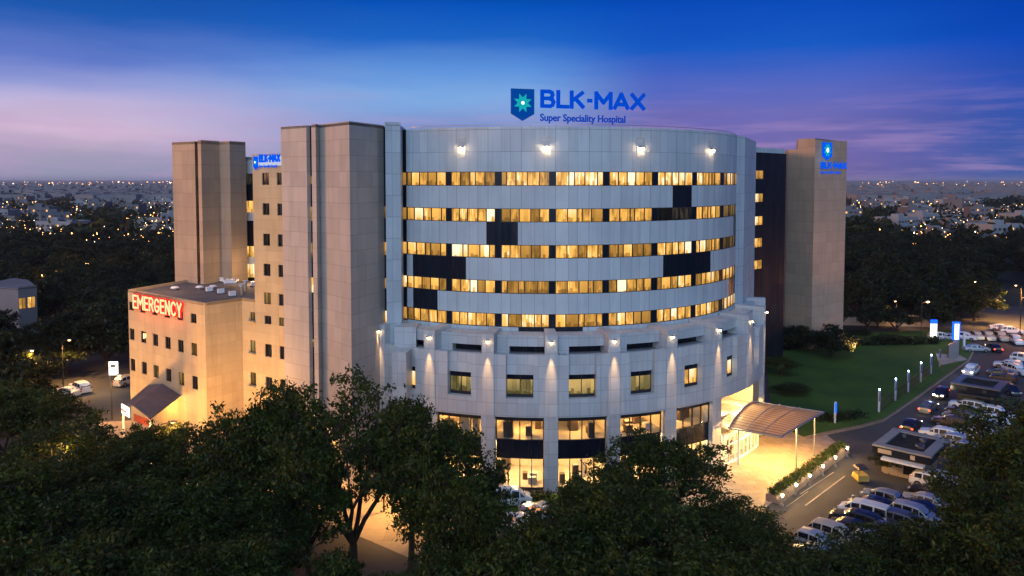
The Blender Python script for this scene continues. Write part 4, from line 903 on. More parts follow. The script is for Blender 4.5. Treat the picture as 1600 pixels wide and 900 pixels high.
def quads_mesh(name,C_,size,m):
    n_=len(C_); a1=rng.normal(0,1,(n_,3)); a1/=np.linalg.norm(a1,axis=1)[:,None]; b1=rng.normal(0,1,(n_,3)); b1-=a1*(a1*b1).sum(1)[:,None]; b1/=np.linalg.norm(b1,axis=1)[:,None]
    s_=size*rng.uniform(.6,1.35,(n_,1)); a1*=s_; b1*=s_*.42
    V=np.stack([C_-a1,C_+b1,C_+a1,C_-b1],1).reshape(-1,3)
    me=bpy.data.meshes.new(name); me.vertices.add(n_*4); me.vertices.foreach_set('co',V.ravel()); me.loops.add(n_*4); me.loops.foreach_set('vertex_index',np.arange(n_*4,dtype=np.int32)); me.polygons.add(n_); me.polygons.foreach_set('loop_start',np.arange(0,n_*4,4,dtype=np.int32))
    me.update(calc_edges=True); me.validate(); me.materials.append(m); return me
def quads_obj(name,C_,size,m,parent=None):
    if parent: C_=C_-np.array(parent_root(parent))
    o=bpy.data.objects.new(name,quads_mesh(name,C_,size,m)); col.objects.link(o)
    if parent: o.parent=parent
    return o
cs=[(*(a_+d*random.uniform(0,ln)+n*random.uniform(-.1,.9)),random.uniform(.7,1.25)) for _ in range(900)]
leaves_mesh('hedge',cs,9,.12,.11,M['hedge'],pl)
lp=[(1209,787),(1231,770),(1252.5,755),(1273.5,740),(1293,726),(1312,711)]
pos_word=['nearest the big tree','second from the near end','third from the near end','fourth from the near end','fifth from the near end','at the far end by the canopy post']
lamp_root=None
for (px,py),pw in zip(lp,pos_word):
    x,y=gnd(px,py); x+=n[0]*.9; y+=n[1]*.9
    t=thing('bollard_lamp','short lit lamp post along the planter, '+pw,'lamp',(x,y,0),'bollard lamps along the planter')
    mb=MB(); mb.cyl((x,y,0),(x,y,1.0),.06,n=8); mb.cyl((x,y,0),(x,y,.25),.16,.1,n=8); mb.build('post',M['steel'],t)
    mb=MB()
    for k in range(5): an=k*2*pi/5; mb.cyl((x,y,1.0),(x+.22*cos(an),y+.22*sin(an),.82),.03,n=5)
    mb.cyl((x,y,1.22),(x,y,1.27),.26,.1,n=10); mb.build('shade',M['steel'],t)
    mb=MB(); mb.ball((x,y,1.12),.13); mb.build('bulb',M['bulb_hot'],t)
    lamp('POINT',(x,y,1.5),110,(1,.60,.25),.12)
# ---- bollard columns along the lawn
bl=[((1304.7,661),3.0),((1373.4,644),3.2),((1399,626),3.2),((1418.8,612.5),3.2),((1438.5,597),3.1),((1454.5,583.7),3.1),((1468,573),3.2)]
bw=['alone at the near lawn corner','first of the lit row along the lawn kerb','second of the row along the lawn kerb','third of the row along the lawn kerb','fourth of the row along the lawn kerb','fifth of the row, just before the path','unlit one beside the crossing path']
prev=None
for i,(((px,py),_h),h) in enumerate(zip(bl,bw)):
    x,y=gnd(px,py,.13); H_=bl[i][1]; t=thing('banner_column','slim blue-white column '+h,'column',(x,y,.13),'banner columns along the lawn')
    mb=MB(); mb.box(x,y,.13+H_/2,.27,.18,H_,0,rot=-.7); mb.build('column_shaft',M['steel'] if i==6 else M['colpaint'],t)
    mb=MB(); mb.box(x+.02,y-.12,.13+H_*.72,.25,.04,H_*.45,0,rot=-.7) ; mb.build('blue_panel',M['totemblue'] if i==0 else M['signsteel'],t)
    if i not in (0,6):
        mb=MB(); mb.ball((x,y,.13+H_+.14),.12); mb.build('lamp_bulb',M['bulb_blue'],t); lamp('POINT',(x,y-.3,.13+H_+.5),45,(.45,.65,1),.15)
    if prev is not None and i>=2 and i<6:
        f=(thing('net_fence','dark mesh fence panel between lit columns '+['one and two','two and three','three and four','four and five'][i-2]+' of the lawn row','fence',(x,y,.13),'mesh fence panels along the lawn'))
        mb=MB(); p0=np.array(prev); p1=np.array((x,y))
        for k in range(25):
            q=p0+(p1-p0)*k/24; mb.cyl((*q,.13),(*q,1.9),.015,n=4)
        for z in (.3,1.0,1.9): mb.cyl((*p0,z),(*p1,z),.03,n=4)
        mb.build('mesh_panel',M['frame'],f)
    if i>=1: prev=(x,y)
# ---- totems at the gate
for (px,py0,py1,wpx,lb,kind) in ((1458.5,500,527,9,'tall glowing white totem with blue cap behind the hedge',0),(1493.5,503,531,11,'blue edged lit totem sign above the grey gate wall',1)):
    D_=gnd(px,536)[1] if kind==0 else gnd(px,556)[1]
    p0=np.array(atY(px,py1,D_)); p1=np.array(atY(px,py0,D_)); W_=wpx/FPX*D_; t=thing('totem_sign',lb,'sign',(p0[0],D_,0),'lit totem signs at the gate')
    mb=MB(); mb.box(p0[0],D_,(p0[2]+p1[2])/2,W_,.4,p1[2]-p0[2]); mb.build('light_box',M['totemblue'] if kind else M['totemwhite'],t)
    mb=MB()
    if kind: mb.box(p0[0],D_-.24,(p0[2]+p1[2])/2-.1,W_*.62,.06,(p1[2]-p0[2])*.86); mb.build('white_face',M['totemwhite'],t)
    else: mb.box(p0[0],D_-.02,p1[2]-.35,W_*1.05,.46,.8); mb.build('blue_cap',M['totemblue'],t)
    if kind:
        mb=MB()
        for k,zz_ in enumerate((.86,.80,.68,.56,.46)): mb.box(p0[0],D_-.29,p0[2]+(p1[2]-p0[2])*zz_,W_*(.34 if k<2 else .1),.03,.14)
        mb.box(p0[0],D_-.29,p0[2]+.45,W_*.5,.03,.12); mb.build('printed_marks',M['totemblue'],t)
    mb=MB(); mb.box(p0[0],D_,p0[2]/2,W_*.8,.35,p0[2]); mb.build('base',M['steel'],t)
    lamp('POINT',(p0[0]-.5,D_-2.5,p1[2]-1),260,(.35,.55,1),.5)
x0,y0=gnd(1482,561); x1,y1=gnd(1497,561); gw=thing('gate_wall','grey metal gate wall with slanted top standing at the lawn corner','wall',(x0,y0,0))
mb=MB(); mb.hexa([(x0,y0,0),(x1,y1,0),(x1,y1+.4,0),(x0,y0+.4,0)],[(x0,y0,2.6),(x1,y1,3.6),(x1,y1+.4,3.6),(x0,y0+.4,2.6)]); mb.build('wall_panel',M['steel'],gw)
x2,y2=gnd(1506,548); mb=MB(); mb.box(x2,y2,1.9,.35,.3,3.8); mb.build('post',M['white'],gw)
# ---- kiosks
def kiosk(c, L_, W_, h, label, lit=True, face=0):
    """flat-roofed guard cabin; length along the drive"""
    t=thing('guard_cabin',label,'cabin',(c[0],c[1],0)); rot=atan2(ET[1],ET[0])
    def W3(u,v_): return (c[0]+ET[0]*u+ER[0]*v_, c[1]+ET[1]*u+ER[1]*v_)
    mb=MB(); bx=lambda u,v_,z,su,sv,sz,m=0,b=mb: b.box(*W3(u,v_),z,su,sv,sz,m,rot=rot)
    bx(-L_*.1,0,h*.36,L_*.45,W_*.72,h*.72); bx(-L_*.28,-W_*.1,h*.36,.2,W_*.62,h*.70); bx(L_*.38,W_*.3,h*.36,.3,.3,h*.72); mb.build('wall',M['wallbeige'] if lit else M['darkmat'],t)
    mb=MB(); mb.box(*W3(0,0),h*.86,L_,W_,h*.24,0,rot=rot); mb.build('fascia',M['dark'],t)
    mb=MB()
    for u,v_,su,sv in ((-L_/2+.5,0,1.,W_+.1),(L_/2-.5,0,1.,W_+.1),(0,-W_/2+.5,L_-2,1.),(0,W_/2-.5,L_-2,1.)): mb.box(*W3(u,v_),h*1.0+.0,su,sv,.26,0,rot=rot)
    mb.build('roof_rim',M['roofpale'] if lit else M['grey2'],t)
    mb=MB(); mb.box(*W3(0,0),h*.985,L_-1.4,W_-1.4,.06,0,rot=rot); mb.build('roof',M['darkroof'],t)
    mb=MB(); mb.box(*W3(-L_*.50-.35,.3),h*.68,.9,W_*.72,.22,0,rot=rot); mb.build('awning',M['white'] if lit else M['darkmat'],t)
    if lit:
        for k in range(5): mb=MB(); mb.box(*W3(random.uniform(-2.2,2.2),random.uniform(-1.6,1.6)),h*.985+.15,random.uniform(.3,1.1),random.uniform(.2,.6),.2,0,rot=rot+random.uniform(-.5,.5)); mb.build('roof_box',M['grey2'],t)
    mb=MB(); mb.box(*W3(-L_*.335,W_*.14),h*.36,.06,W_*.3,h*.45,0,rot=rot); mb.build('window',M['dark'],t)
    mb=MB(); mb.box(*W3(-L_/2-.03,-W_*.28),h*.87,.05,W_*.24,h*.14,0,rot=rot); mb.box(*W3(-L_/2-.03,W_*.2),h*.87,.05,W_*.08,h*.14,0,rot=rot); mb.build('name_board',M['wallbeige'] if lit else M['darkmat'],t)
    return t
c1=np.array(gnd(1424,690,3.5)); kiosk(c1,7.8,6.0,3.4,'dark fascia guard cabin with open rimmed roof between driveway and parked cars')
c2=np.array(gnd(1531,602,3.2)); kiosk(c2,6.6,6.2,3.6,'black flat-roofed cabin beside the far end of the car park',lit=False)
# ---- boundary wall and far street
bwl=thing('boundary_wall','long beige lit boundary wall beyond the lawn hedge','wall',(*gnd(1395,500),0))
a_=np.array(gnd(1318,508)); b_=np.array(gnd(1462,511)); mb=MB(); mb.hexa([(*a_,0),(*b_,0),(b_[0],b_[1]+.4,0),(a_[0],a_[1]+.4,0)],[(*a_,2.6),(*b_,2.6),(b_[0],b_[1]+.4,2.6),(a_[0],a_[1]+.4,2.6)]); mb.build('wall_panel',M['wallbeige'],bwl)
# ---- street lamps (a pole, an arm, a head)
def street_lamp(x,y,h,label,energy,color=(1,.50,.14),ang=0,bulb='bulb_street',size=.35,point=False):
    t=thing('street_lamp',label,'street lamp',(x,y,0),'street lamps'); mb=MB(); mb.cyl((x,y,0),(x,y,h),.10,.06,n=7); dx,dy=cos(ang)*1.2,sin(ang)*1.2
    mb.cyl((x,y,h),(x+dx,y+dy,h+.25),.05,.04,n=6); mb.build('pole',M['frame'],t)
    mb=MB(); mb.box(x+dx,y+dy,h+.3,.7,.3,.12,0,rot=ang); hd=mb.build('lamp_head',M['steel'],t); mb=MB(); mb.ball((x+dx,y+dy,h+.17),size*.6,sq=.5); mb.build('bulb',M[bulb],hd)
    if point: lamp('POINT',(x+dx,y+dy,h-.3),energy,color,.4); return t
    lamp('SPOT',(x+dx,y+dy,h-.1),energy*1.3,color,.3,spot=142,blend=.5,target=(x+dx,y+dy+.3,0)); return t
SL=[((99,605),7.5,'lit street lamp above the two white cars left of the low block',7000,0),((255,800),9,'street lamp among the dark crowns left of the path',900,0),
    ((40,655),9.5,'street lamp glowing between the crowns at the left edge',1600,0),((85,850),9,'street lamp glowing in the bottom left crowns',700,0),((352,762),6,'street lamp on the paving before the emergency porch',5200,.5),((470,745),6,'street lamp on the bright paving behind the forked tree',6500,.5),((600,800),6,'street lamp at the near end of the bright paving',5500,.5),
    ((175,655),6,'street lamp beside the emergency porch sign',2500,0),((1594,508),9,'street lamp on the orange lit far street',22000,3.),((1530,500),9,'street lamp behind the gate totems',3000,3.),
    ((1400,512),6,'street lamp by the beige boundary wall',1500,4.)]
for (p,h,lb,e,an) in SL:
    x,y=gnd(*p); street_lamp(x,y,h,lb,e,ang=an,point='crowns' in lb)
# wall floods on the buff blocks
for (x,y,z,e) in ((-52,88,1.5,11000),(-42.5,84,1.5,13000),(-34,83.5,1.5,13000),(-58,95,1.5,6000)):
    lamp('SPOT',(x,y,z),e*1.0,(1,.47,.13),.5,spot=120,blend=1,target=(x+3,y+11,12))
lamp('SPOT',(63,139,2),27000,(1,.46,.24),.6,spot=100,blend=1,target=(62,153,20))  # added warm spot without a fitting, lightens the side tower
lamp('POINT',(-50,104,24),2200,(1,.5,.2),1.0); lamp('POINT',(-38.5,113,20),900,(1,.55,.2),.6)
# ---- lit notice board by the road at the left
x,y=gnd(177,607); D_=y; t=thing('notice_board','bright backlit notice board on a post by the low block','sign',(x,y,0))
p0=np.array(atY(170.5,586,D_)); p1=np.array(atY(184,565,D_)); mb=MB(); mb.box((p0[0]+p1[0])/2,D_,(p0[2]+p1[2])/2,p1[0]-p0[0],.15,p1[2]-p0[2]); f=mb.build('light_panel',M['totemwhite'],t)
mb=MB(); mb.box((p0[0]+p1[0])/2,D_-.1,(p0[2]+p1[2])/2+.4,(p1[0]-p0[0])*.5,.04,.5); mb.build('printed_mark',M['frame'],f)
mb=MB(); mb.cyl((p0[0]+.1,D_+.1,0),(p0[0]+.1,D_+.1,p1[2]),.06,n=6); mb.build('post',M['steel'],t)
lamp('POINT',((p0[0]+p1[0])/2,D_-2,p1[2]-1),400,(1,.8,.5),.5)
# ---- house at the far left edge
hs=thing('white_house','grey flat-roofed house with two glowing windows in the dark trees','house',(-97,150,0))
D_=148.; a_=np.array(atY(-40,444,D_+3)); b_=np.array(atY(28,447,D_-1.)); c_=np.array(atY(57,441,D_+2)); zt=float(a_[2])
mb=MB(); wz=[(.12,.42)]; ln=np.linalg.norm((c_-b_)[:2])
wallholes(mb,a_[:2],b_[:2],0,zt-.4,[(2.5,3.4,zt-4.4,zt-2.9)]); wallholes(mb,b_[:2],c_[:2],0,zt,[(.1,1.4,zt-4.4,zt-2.2),(1.7,3.2,zt-4.4,zt-2.2)])
mb.prism([tuple(a_[:2]),tuple(b_[:2]),tuple(c_[:2]),(c_[0]-8,c_[1]+10),(a_[0],a_[1]+12)],zt-.6,zt-.3); mb.build('wall',M['cityhouse'],hs)
flatwindow(a_[:2],b_[:2],(2.5,3.4,zt-4.4,zt-2.9),hs,'lit'); flatwindow(b_[:2],c_[:2],(.1,1.4,zt-4.4,zt-2.2),hs,'lit'); flatwindow(b_[:2],c_[:2],(1.7,3.2,zt-4.4,zt-2.2),hs,'lit')
# ================================================================ CARS
PAINT={}
def paint(n_,c,metal=.35): PAINT[n_]=pbsdf('paint_'+n_,c,.30,metal,.5,.6)
paint('white',(.72,.74,.76),0.); paint('silver',(.46,.49,.52)); paint('bluish',(.25,.29,.34)); paint('dark',(.018,.020,.024)); paint('grey',(.13,.14,.155)); paint('beige',(.55,.46,.35),0.); paint('navy',(.015,.022,.038)); paint('brown',(.07,.05,.04))
def car_mesh(kind):
    # stations from tail (-) to nose (+): x, top z, belt z, half width, cabin?
    if kind=='sedan': S=[(-2.25,.72,.6,.74,0),(-2.18,.98,.84,.82,0),(-1.62,1.06,.92,.86,0),(-.98,1.40,.94,.87,1),(-.15,1.47,.93,.87,1),(-.05,1.47,.93,.87,1),(.52,1.40,.92,.87,1),(1.18,1.02,.90,.86,0),(1.95,.90,.80,.83,0),(2.2,.74,.66,.76,0),(2.26,.52,.48,.70,0)]; gl={2:'r',3:'s',5:'s',6:'w'}; L_=2.25
    elif kind=='hatch': S=[(-1.92,.80,.7,.76,0),(-1.86,1.10,.96,.81,0),(-1.48,1.50,.97,.83,1),(-.55,1.54,.96,.84,1),(-.45,1.54,.96,.84,1),(.30,1.46,.94,.84,1),(.98,1.06,.92,.83,0),(1.62,.94,.82,.80,0),(1.86,.76,.66,.73,0),(1.92,.52,.48,.68,0)]; gl={1:'r',2:'s',4:'s',5:'w'}; L_=1.92
    elif kind=='suv': S=[(-2.30,.86,.75,.80,0),(-2.26,1.12,1.0,.88,0),(-1.78,1.60,1.04,.90,1),(-1.05,1.68,1.03,.92,1),(-.95,1.68,1.03,.92,1),(-.12,1.67,1.02,.92,1),(-.04,1.67,1.02,.92,1),(.45,1.60,1.01,.92,1),(1.12,1.13,1.0,.91,0),(2.0,1.02,.92,.88,0),(2.25,.90,.8,.80,0),(2.32,.58,.52,.75,0)]; gl={1:'r',2:'s',4:'s',6:'s',7:'w'}; L_=2.3
    else: S=[(-2.25,.86,.75,.80,0),(-2.22,1.10,1.0,.86,0),(-2.12,1.86,1.02,.87,1),(-1.1,1.90,1.02,.88,1),(-1.0,1.90,1.02,.88,1),(.1,1.88,1.02,.88,1),(.2,1.88,1.02,.88,1),(.95,1.75,1.02,.88,1),(1.6,1.18,1.0,.86,0),(2.1,1.0,.9,.82,0),(2.22,.74,.66,.78,0),(2.26,.52,.48,.72,0)]; gl={1:'r',2:'s',4:'s',6:'s',7:'w'}; L_=2.25
    def ring(s):
        x,t,b,w_,c=s; zb=.24; 
        if c: half=[(w_*.86,zb),(w_*.98,zb+.14),(w_,.60),(w_*.97,b),(w_*.80,t-.13),(w_*.70,t-.02)]
        else: half=[(w_*.86,zb),(w_*.98,min(zb+.14,b-.1)),(w_,min(.60,b-.05)),(w_*.97,b),(w_*.86,t-.04 if t-.04>b else b+.01),(w_*.68,t)]
        return [(x,-y,z) for y,z in half]+[(x,0,t+.015)]+[(x,y,z) for y,z in half[::-1]]
    R_=[ring(s) for s in S]; body=MB(); glass=MB()
    nP=len(R_[0])
    def inset(q,k=.13,out=.012):
        q=[np.array(p) for p in q]; c=sum(q)/4; n=np.cross(q[1]-q[0],q[2]-q[0]); n=n/(np.linalg.norm(n)+1e-9)
        return [p+(c-p)*k+n*out for p in q]
    for i in range(len(R_)-1):
        for j in range(nP-1):
            q=[R_[i][j],R_[i][j+1],R_[i+1][j+1],R_[i+1][j]][::-1]
            body.face(q,0,smooth=j not in (3,8))
            g=gl.get(i)
            if g in ('s',) and j in (3,nP-5): glass.face(inset(q,.045),0)
        g=gl.get(i)
        if g in ('r','w'):
            A=R_[i]; B=R_[i+1]
            for (l,r) in ((4,nP-5),):
                q=[A[l],A[r],B[r],B[l]]; q=q[::-1]; cc=np.array(q).mean(0); q=inset(q,.06,.05); 
                glass.face(q,0)
            # triangular-ish side glass at the ends
            for j in (3,nP-5):
                q=[A[j],A[j+1],B[j+1],B[j]][::-1]; glass.face(inset(q,.25),0)
    for k,i in ((0,0),(1,len(R_)-1)):
        q=R_[i][:]; body.face(q if k else q[::-1],0)
    for R in R_: pass
    body.face([R_[0][0],R_[0][-1],R_[-1][-1],R_[-1][0]],1)
    body.box(0,0,.22,L_*1.8,1.3,.16,1)
    ax=(L_*.62); wb=MB
    wheels=[]
    for sx in (-1,1):
        for sy in (-1,1):
            m_=MB(); x=sx*ax; y=sy*(S[3][3]-.08); r=.33 if kind in('sedan','hatch') else .37
            m_.cyl((x,y-.10*1,r),(x,y+.10,r),r,n=18,m=0); y2=y+sy*.105; m_.cyl((x,y2-.01,r),(x,y2+.01,r),r*.62,n=12,m=1); wheels.append(m_)
    hl_=[];tl=[]
    z1=S[-3][2]-.06; 
    for sy in (-1,1):
        m_=MB(); m_.box(L_-.10,sy*S[-3][3]*.70,z1-.02,.22,.34,.15); hl_.append(m_)
        m_=MB(); m_.box(-L_+.03,sy*S[1][3]*.84,S[1][2]-.10,.14,.22,.26 if kind!='sedan' else .16); tl.append(m_)
    return body,glass,wheels,hl_,tl
protos={}
def build_proto(kind,pn,lights=False):
    key=(kind,pn,lights)
    b,g,wh,hl_,tl=car_mesh(kind) if (kind,) not in protos else protos[(kind,)]
    protos[(kind,)]=(b,g,wh,hl_,tl)
    t=bpy.data.objects.new('parked_car' if not lights else 'moving_car',None); col.objects.link(t)
    o=b.build('body',[PAINT[pn],M['frame']],t); g.build('window_glass',M['carglass'],t)
    for m_ in wh: m_.build('wheel',[M['tyre'],M['rim']],t)
    for m_ in hl_: m_.build('headlight',M['headon'] if lights else M['lampglass'],t)
    for m_ in tl: m_.build('taillight',M['tailon'] if lights else M['tail'],t)
    for c in col.objects:
        pass
    return t
heading_in=atan2(ER[1],ER[0]); H_OUT=heading_in; H_IN=heading_in+pi; H_UP=atan2(ET[1],ET[0]); H_DN=H_UP+pi
CARS=[ # px,py,kind,paint,heading,label
(1377,772,'hatch','bluish',H_IN,'blue-grey hatchback at the kiosk end of the inner row'),
(1366,784,'sedan','dark',H_IN,'dark sedan between the blue-grey hatchback and the long white van'),
(1350,797,'van','white',H_IN,'long white van in the inner row behind the bush'),
(1338,808,'suv','dark',H_IN,'black suv in front of the long white van'),
(1335,821,'sedan','navy',H_OUT,'navy sedan half under the bush'),
(1306,831,'suv','beige',H_OUT,'beige suv at the near end of the inner row'),
(1277,843,'hatch','silver',H_OUT,'silver car with dark roof beside the near beige suv'),
(1279,862,'sedan','silver',H_OUT,'silver car mostly hidden under the near tree edge'),
(1461,751,'suv','white',H_OUT,'white suv directly behind the guard cabin'),
(1486,748,'hatch','white',H_OUT,'white hatchback beside the white suv at the tree edge'),
(1458,765,'sedan','dark',H_IN,'black sedan between the white suv and the large silver sedan'),
(1445,779,'sedan','silver',H_IN,'large silver sedan in the middle of the outer row'),
(1440,791,'sedan','navy',H_OUT,'dark blue sedan beside the large silver sedan'),
(1431,801,'suv','silver',H_OUT,'silver suv between the dark blue sedan and the grey suv'),
(1418,815,'suv','grey',H_OUT,'grey suv with bright window trim in the outer row'),
(1387,828,'sedan','grey',H_OUT,'grey sedan near the front tree, partly hidden'),
(1368,843,'hatch','silver',H_OUT,'silver hatchback at the near end of the outer row'),
(1512,631,'suv','white',H_IN,'white suv beside the black cabin, first of its row'),
(1506,640,'sedan','dark',H_IN,'dark sedan next to the white suv by the black cabin'),
(1499,648,'hatch','grey',H_IN,'dark grey hatchback third from the black cabin'),
(1488,657,'suv','brown',H_IN,'brown suv reflecting orange light on the drive side'),
(1468,676,'suv','white',H_IN,'white suv just behind the guard cabin roof'),
(1484,684,'hatch','silver',H_IN,'silver hatchback touching the white suv behind the cabin'),
(1557,643,'suv','white',H_OUT,'white suv at the top of the outer row'),
(1552,652,'sedan','white',H_OUT,'white sedan second in the outer row'),
(1541,662,'suv','white',H_OUT,'white suv third in the outer row'),
(1537,671,'sedan','silver',H_OUT,'silver sedan fourth in the outer row'),
(1527,678,'suv','white',H_IN,'white suv facing the drive in the middle of the outer row'),
(1516,686,'hatch','white',H_IN,'white hatchback at the edge of the big tree'),
(1508,695,'sedan','silver',H_IN,'silver sedan half covered by the big tree'),
(1500,705,'sedan','dark',H_IN,'black sedan under the big tree edge'),
(1578.6,606,'sedan','dark',H_UP+.6+pi,'black sedan standing alone in the open car park facing the viewer'),
(1564,525,'suv','beige',-pi/2-.2,'beige suv facing the drive, third from the gate'),
(1544,524,'suv','beige',-pi/2-.2,'beige suv facing the drive, second from the gate'),
(1527,523,'hatch','beige',-pi/2-.2,'small beige hatchback nearest the lit totem'),
(1588,530,'suv','white',-pi/2-.3,'big white suv at the picture edge of the far row'),
(1564,510,'sedan','white',-.3,'white sedan in the back line of the far street'),
(1580,515,'suv','white',-.3,'white suv in the back line of the far street'),
(1508,524,'suv','white',-.8,'white suv turning in behind the lit totem'),
(1525,542,'sedan','silver',-.15,'silver sedan crossing behind the gate wall'),
(1576,568,'suv','white',H_IN,'white suv farthest up the near car park'),
(1588,576,'suv','white',H_OUT-.6,'white suv second from the top of the near car park'),
(1566,580,'sedan','grey',H_IN,'grey sedan beside the two top white suvs'),
(1568,588,'hatch','brown',H_IN,'brown hatchback just above the black cabin'),
(1601,558,'suv','white',H_OUT,'white suv cut off by the picture edge'),
(1469,524,'suv','white',.1,'white suv glowing beside the white totem'),
(1482,524,'sedan','silver',.1,'silver sedan between the two totems'),
(105,609,'sedan','white',2.7,'white sedan on the left road under the street lamp'),
(125,603,'suv','white',2.5,'white pickup-like suv beside the white sedan on the left road'),
(200,592,'suv','beige',1.2,'beige suv half behind the low block corner'),
(845,797,'suv','silver',2.4,'silver suv below the podium, its roof seen between trees'),
(812,812,'sedan','white',2.4,'white car at the tree gap below the podium'),
(795,776,'van','white',.2,'small white van parked on the grass by the podium'),
]
MOV=[(1517,577,'suv','white',H_DN,'white suv driving with lights on past the path crossing'),(1451,633,'sedan','grey',H_UP,'grey sedan with red tail lights driving up the middle drive'),
(1424,661,'sedan','dark',H_UP,'dark sedan with lights on at the lower drive'),(1553,541,'sedan','dark',H_UP+.5,'dark car with red tail lights on the curve of the far drive'),(1470,612,'hatch','dark',H_DN,'dark hatchback with headlights on between kerb and black cabin')]
cache={}
for lst,lit in ((CARS,False),(MOV,True)):
    for (px,py,kind,pn,hd,lb) in lst:
        key=(kind,pn,lit)
        if key not in cache:
            cache[key]=build_proto(kind,pn,lit); index_children(); t=cache[key]
        else: t=dup(cache[key])
        x,y=gnd(px,py,.9); t.location=(x,y,.004); t.rotation_euler=(0,0,hd+random.uniform(-.05,.05)); k_=random.uniform(.96,1.05); t.scale=(k_,1,random.uniform(.95,1.04))
        tag(t,lb,'car','cars with lights on along the drive' if lit else 'parked cars')
for (px,py,kind,pn,hd,lb) in MOV:
    x,y=gnd(px,py); c,s_=cos(hd),sin(hd)
    lamp('SPOT',(x+c*2.6,y+s_*2.6,.8),220,(1,.8,.5),.15,spot=70,blend=1,target=(x+c*14,y+s_*14,0)); lamp('POINT',(x-c*2.9,y-s_*2.9,.7),28,(1,.04,.02),.2)
# auto rickshaw by the cabin
x,y=gnd(1344,752); t=thing('auto_rickshaw','small yellow three-wheeler with dark hood standing before the guard cabin','rickshaw',(x,y,0))
yel=pbsdf('rickshaw_yellow',(.45,.34,.08),.5)
mb=MB(); mb.hexa([(x-.6,y-.9,.3),(x+.6,y-.9,.3),(x+.6,y+.9,.3),(x-.6,y+.9,.3)],[(x-.6,y-.85,.95),(x+.6,y-.85,.95),(x+.55,y+.6,.95),(x-.55,y+.6,.95)]); mb.build('body',yel,t)
mb=MB()
for dx in(-.52,.52):
    for dy in (-.8,.4): mb.cyl((x+dx,y+dy,.95),(x+dx*.95,y+dy,1.6),.03,n=5)
mb.hexa([(x-.6,y-.9,1.58),(x+.6,y-.9,1.58),(x+.6,y+.6,1.58),(x-.6,y+.6,1.58)],[(x-.48,y-.8,1.78),(x+.48,y-.8,1.78),(x+.48,y+.5,1.78),(x-.48,y+.5,1.78)]); mb.build('hood',M['frame'],t)
for dx,dy in ((-.5,-.6),(.5,-.6),(0,.85)): mb=MB(); mb.cyl((x+dx-.05,y+dy,.22),(x+dx+.05,y+dy,.22),.22,n=12); mb.build('wheel',M['tyre'],t)
# ================================================================ TREES
def tree_data(seed, R, Hh, lobes, per_lobe, per_clump, size, m, trunk_h=.34, open_=0.):
    """crown and trunk meshes of one tree standing at the origin, total height Hh, crown radius R"""
    global rng
    r=np.random.default_rng(seed); rng=r
    base=Hh*trunk_h; cz=(Hh+base)/2; rz=(Hh-base)/2
    Lb=[]
    for k in range(lobes):
        for _ in range(50):
            v_=r.normal(0,1,3); v_/=np.linalg.norm(v_); rad=r.uniform(.40,.97); c=v_*rad*np.array((R,R,rz)); c[2]+=cz
            if v_[2]<-.55: continue
            if all(np.linalg.norm((c-q)/np.array((R,R,rz)))>.33 for q in Lb): break
        Lb.append(c)
    C_=[]
    for c in Lb:
        lr=R*r.uniform(.16,.40); nk=int(per_lobe*(lr/(R*.33))**2); v_=r.normal(0,1,(nk,3)); v_/=np.linalg.norm(v_,axis=1)[:,None]
        v_*=r.uniform(.35,1.05,(nk,1))**.6; v_[:,2]=v_[:,2]*.72+.05; C_.append(c+v_*lr)
    C_=np.concatenate(C_); cl=C_
    P_=np.repeat(C_,per_clump,axis=0); P_=P_+r.normal(0,1,P_.shape)*np.array((.38,.38,.20))*(R/6.)**.5*(size/.2)**.5
    crown=quads_mesh('crown',P_,size,m)
    # trunk and limbs
    mb=MB(); rt_=.045*Hh*.5+.12; fork=np.array((r.uniform(-.3,.3),r.uniform(-.3,.3),base*.9)); mb.cyl((0,0,-.1),fork,rt_,rt_*.72,n=8,caps=False)
    mains=[]
    for k in range(5):
        an=2*pi*k/5+r.uniform(-.4,.4); p=fork+np.array((cos(an)*R*.33,sin(an)*R*.33,(Hh-base)*.28)); md_=fork+(p-fork)*.5+r.normal(0,.15,3); mb.cyl(fork,md_,rt_*.55,rt_*.42,n=6,caps=False); mb.cyl(md_,p,rt_*.42,rt_*.34,n=6,caps=False); mains.append(p)
    for c in Lb:
        p=min(mains,key=lambda q:np.linalg.norm(q-c)); md_=p+(c-p)*.5+r.normal(0,.3,3); mb.cyl(p,md_,rt_*.30,rt_*.2,n=5,caps=False); mb.cyl(md_,c,rt_*.2,rt_*.1,n=5,caps=False)
        near=cl[np.linalg.norm(cl-c,axis=1)<R*.4][:6]
        for q in near: mb.cyl(c,q,rt_*.09,rt_*.035,n=4,caps=False)
    return crown, mb
def make_tree(name,seed,R,Hh,lobes,per_lobe,per_clump,size,m,label,cat='tree',**k):
    crown,mb=tree_data(seed,R,Hh,lobes,per_lobe,per_clump,size,m,**k)
    t=thing(name,label,cat,(0,0,0)); o=bpy.data.objects.new('crown',crown); col.objects.link(o); o.parent=t
    mb.build('trunk',M['bark'],t); return t
NEAR=[make_tree('broadleaf_tree',100+i,6.,14.,30,21,32,.21,M['leaf'],'x') for i in range(4)]
OPEN=make_tree('broadleaf_tree',210,6.6,16.,26,20,30,.21,M['leaf'],'x',trunk_h=.20)
FARP=[make_tree('woodland_tree',300+i,6.,12.,18,24,14,.42,M['leafdark'],'x',trunk_h=.15) for i in range(4)]
FARH=[]
index_children()
used=set()
def place_tree(proto,x,y,R,H_,rz,label,group,R0=6.,H0=14.):
    if proto.name not in used: used.add(proto.name); t=proto
    else: t=dup(proto)
    t.location=(x,y,0); t.rotation_euler=(0,0,rz); t.scale=(R/R0,R/R0,H_/H0); tag(t,label,'tree',group); return t
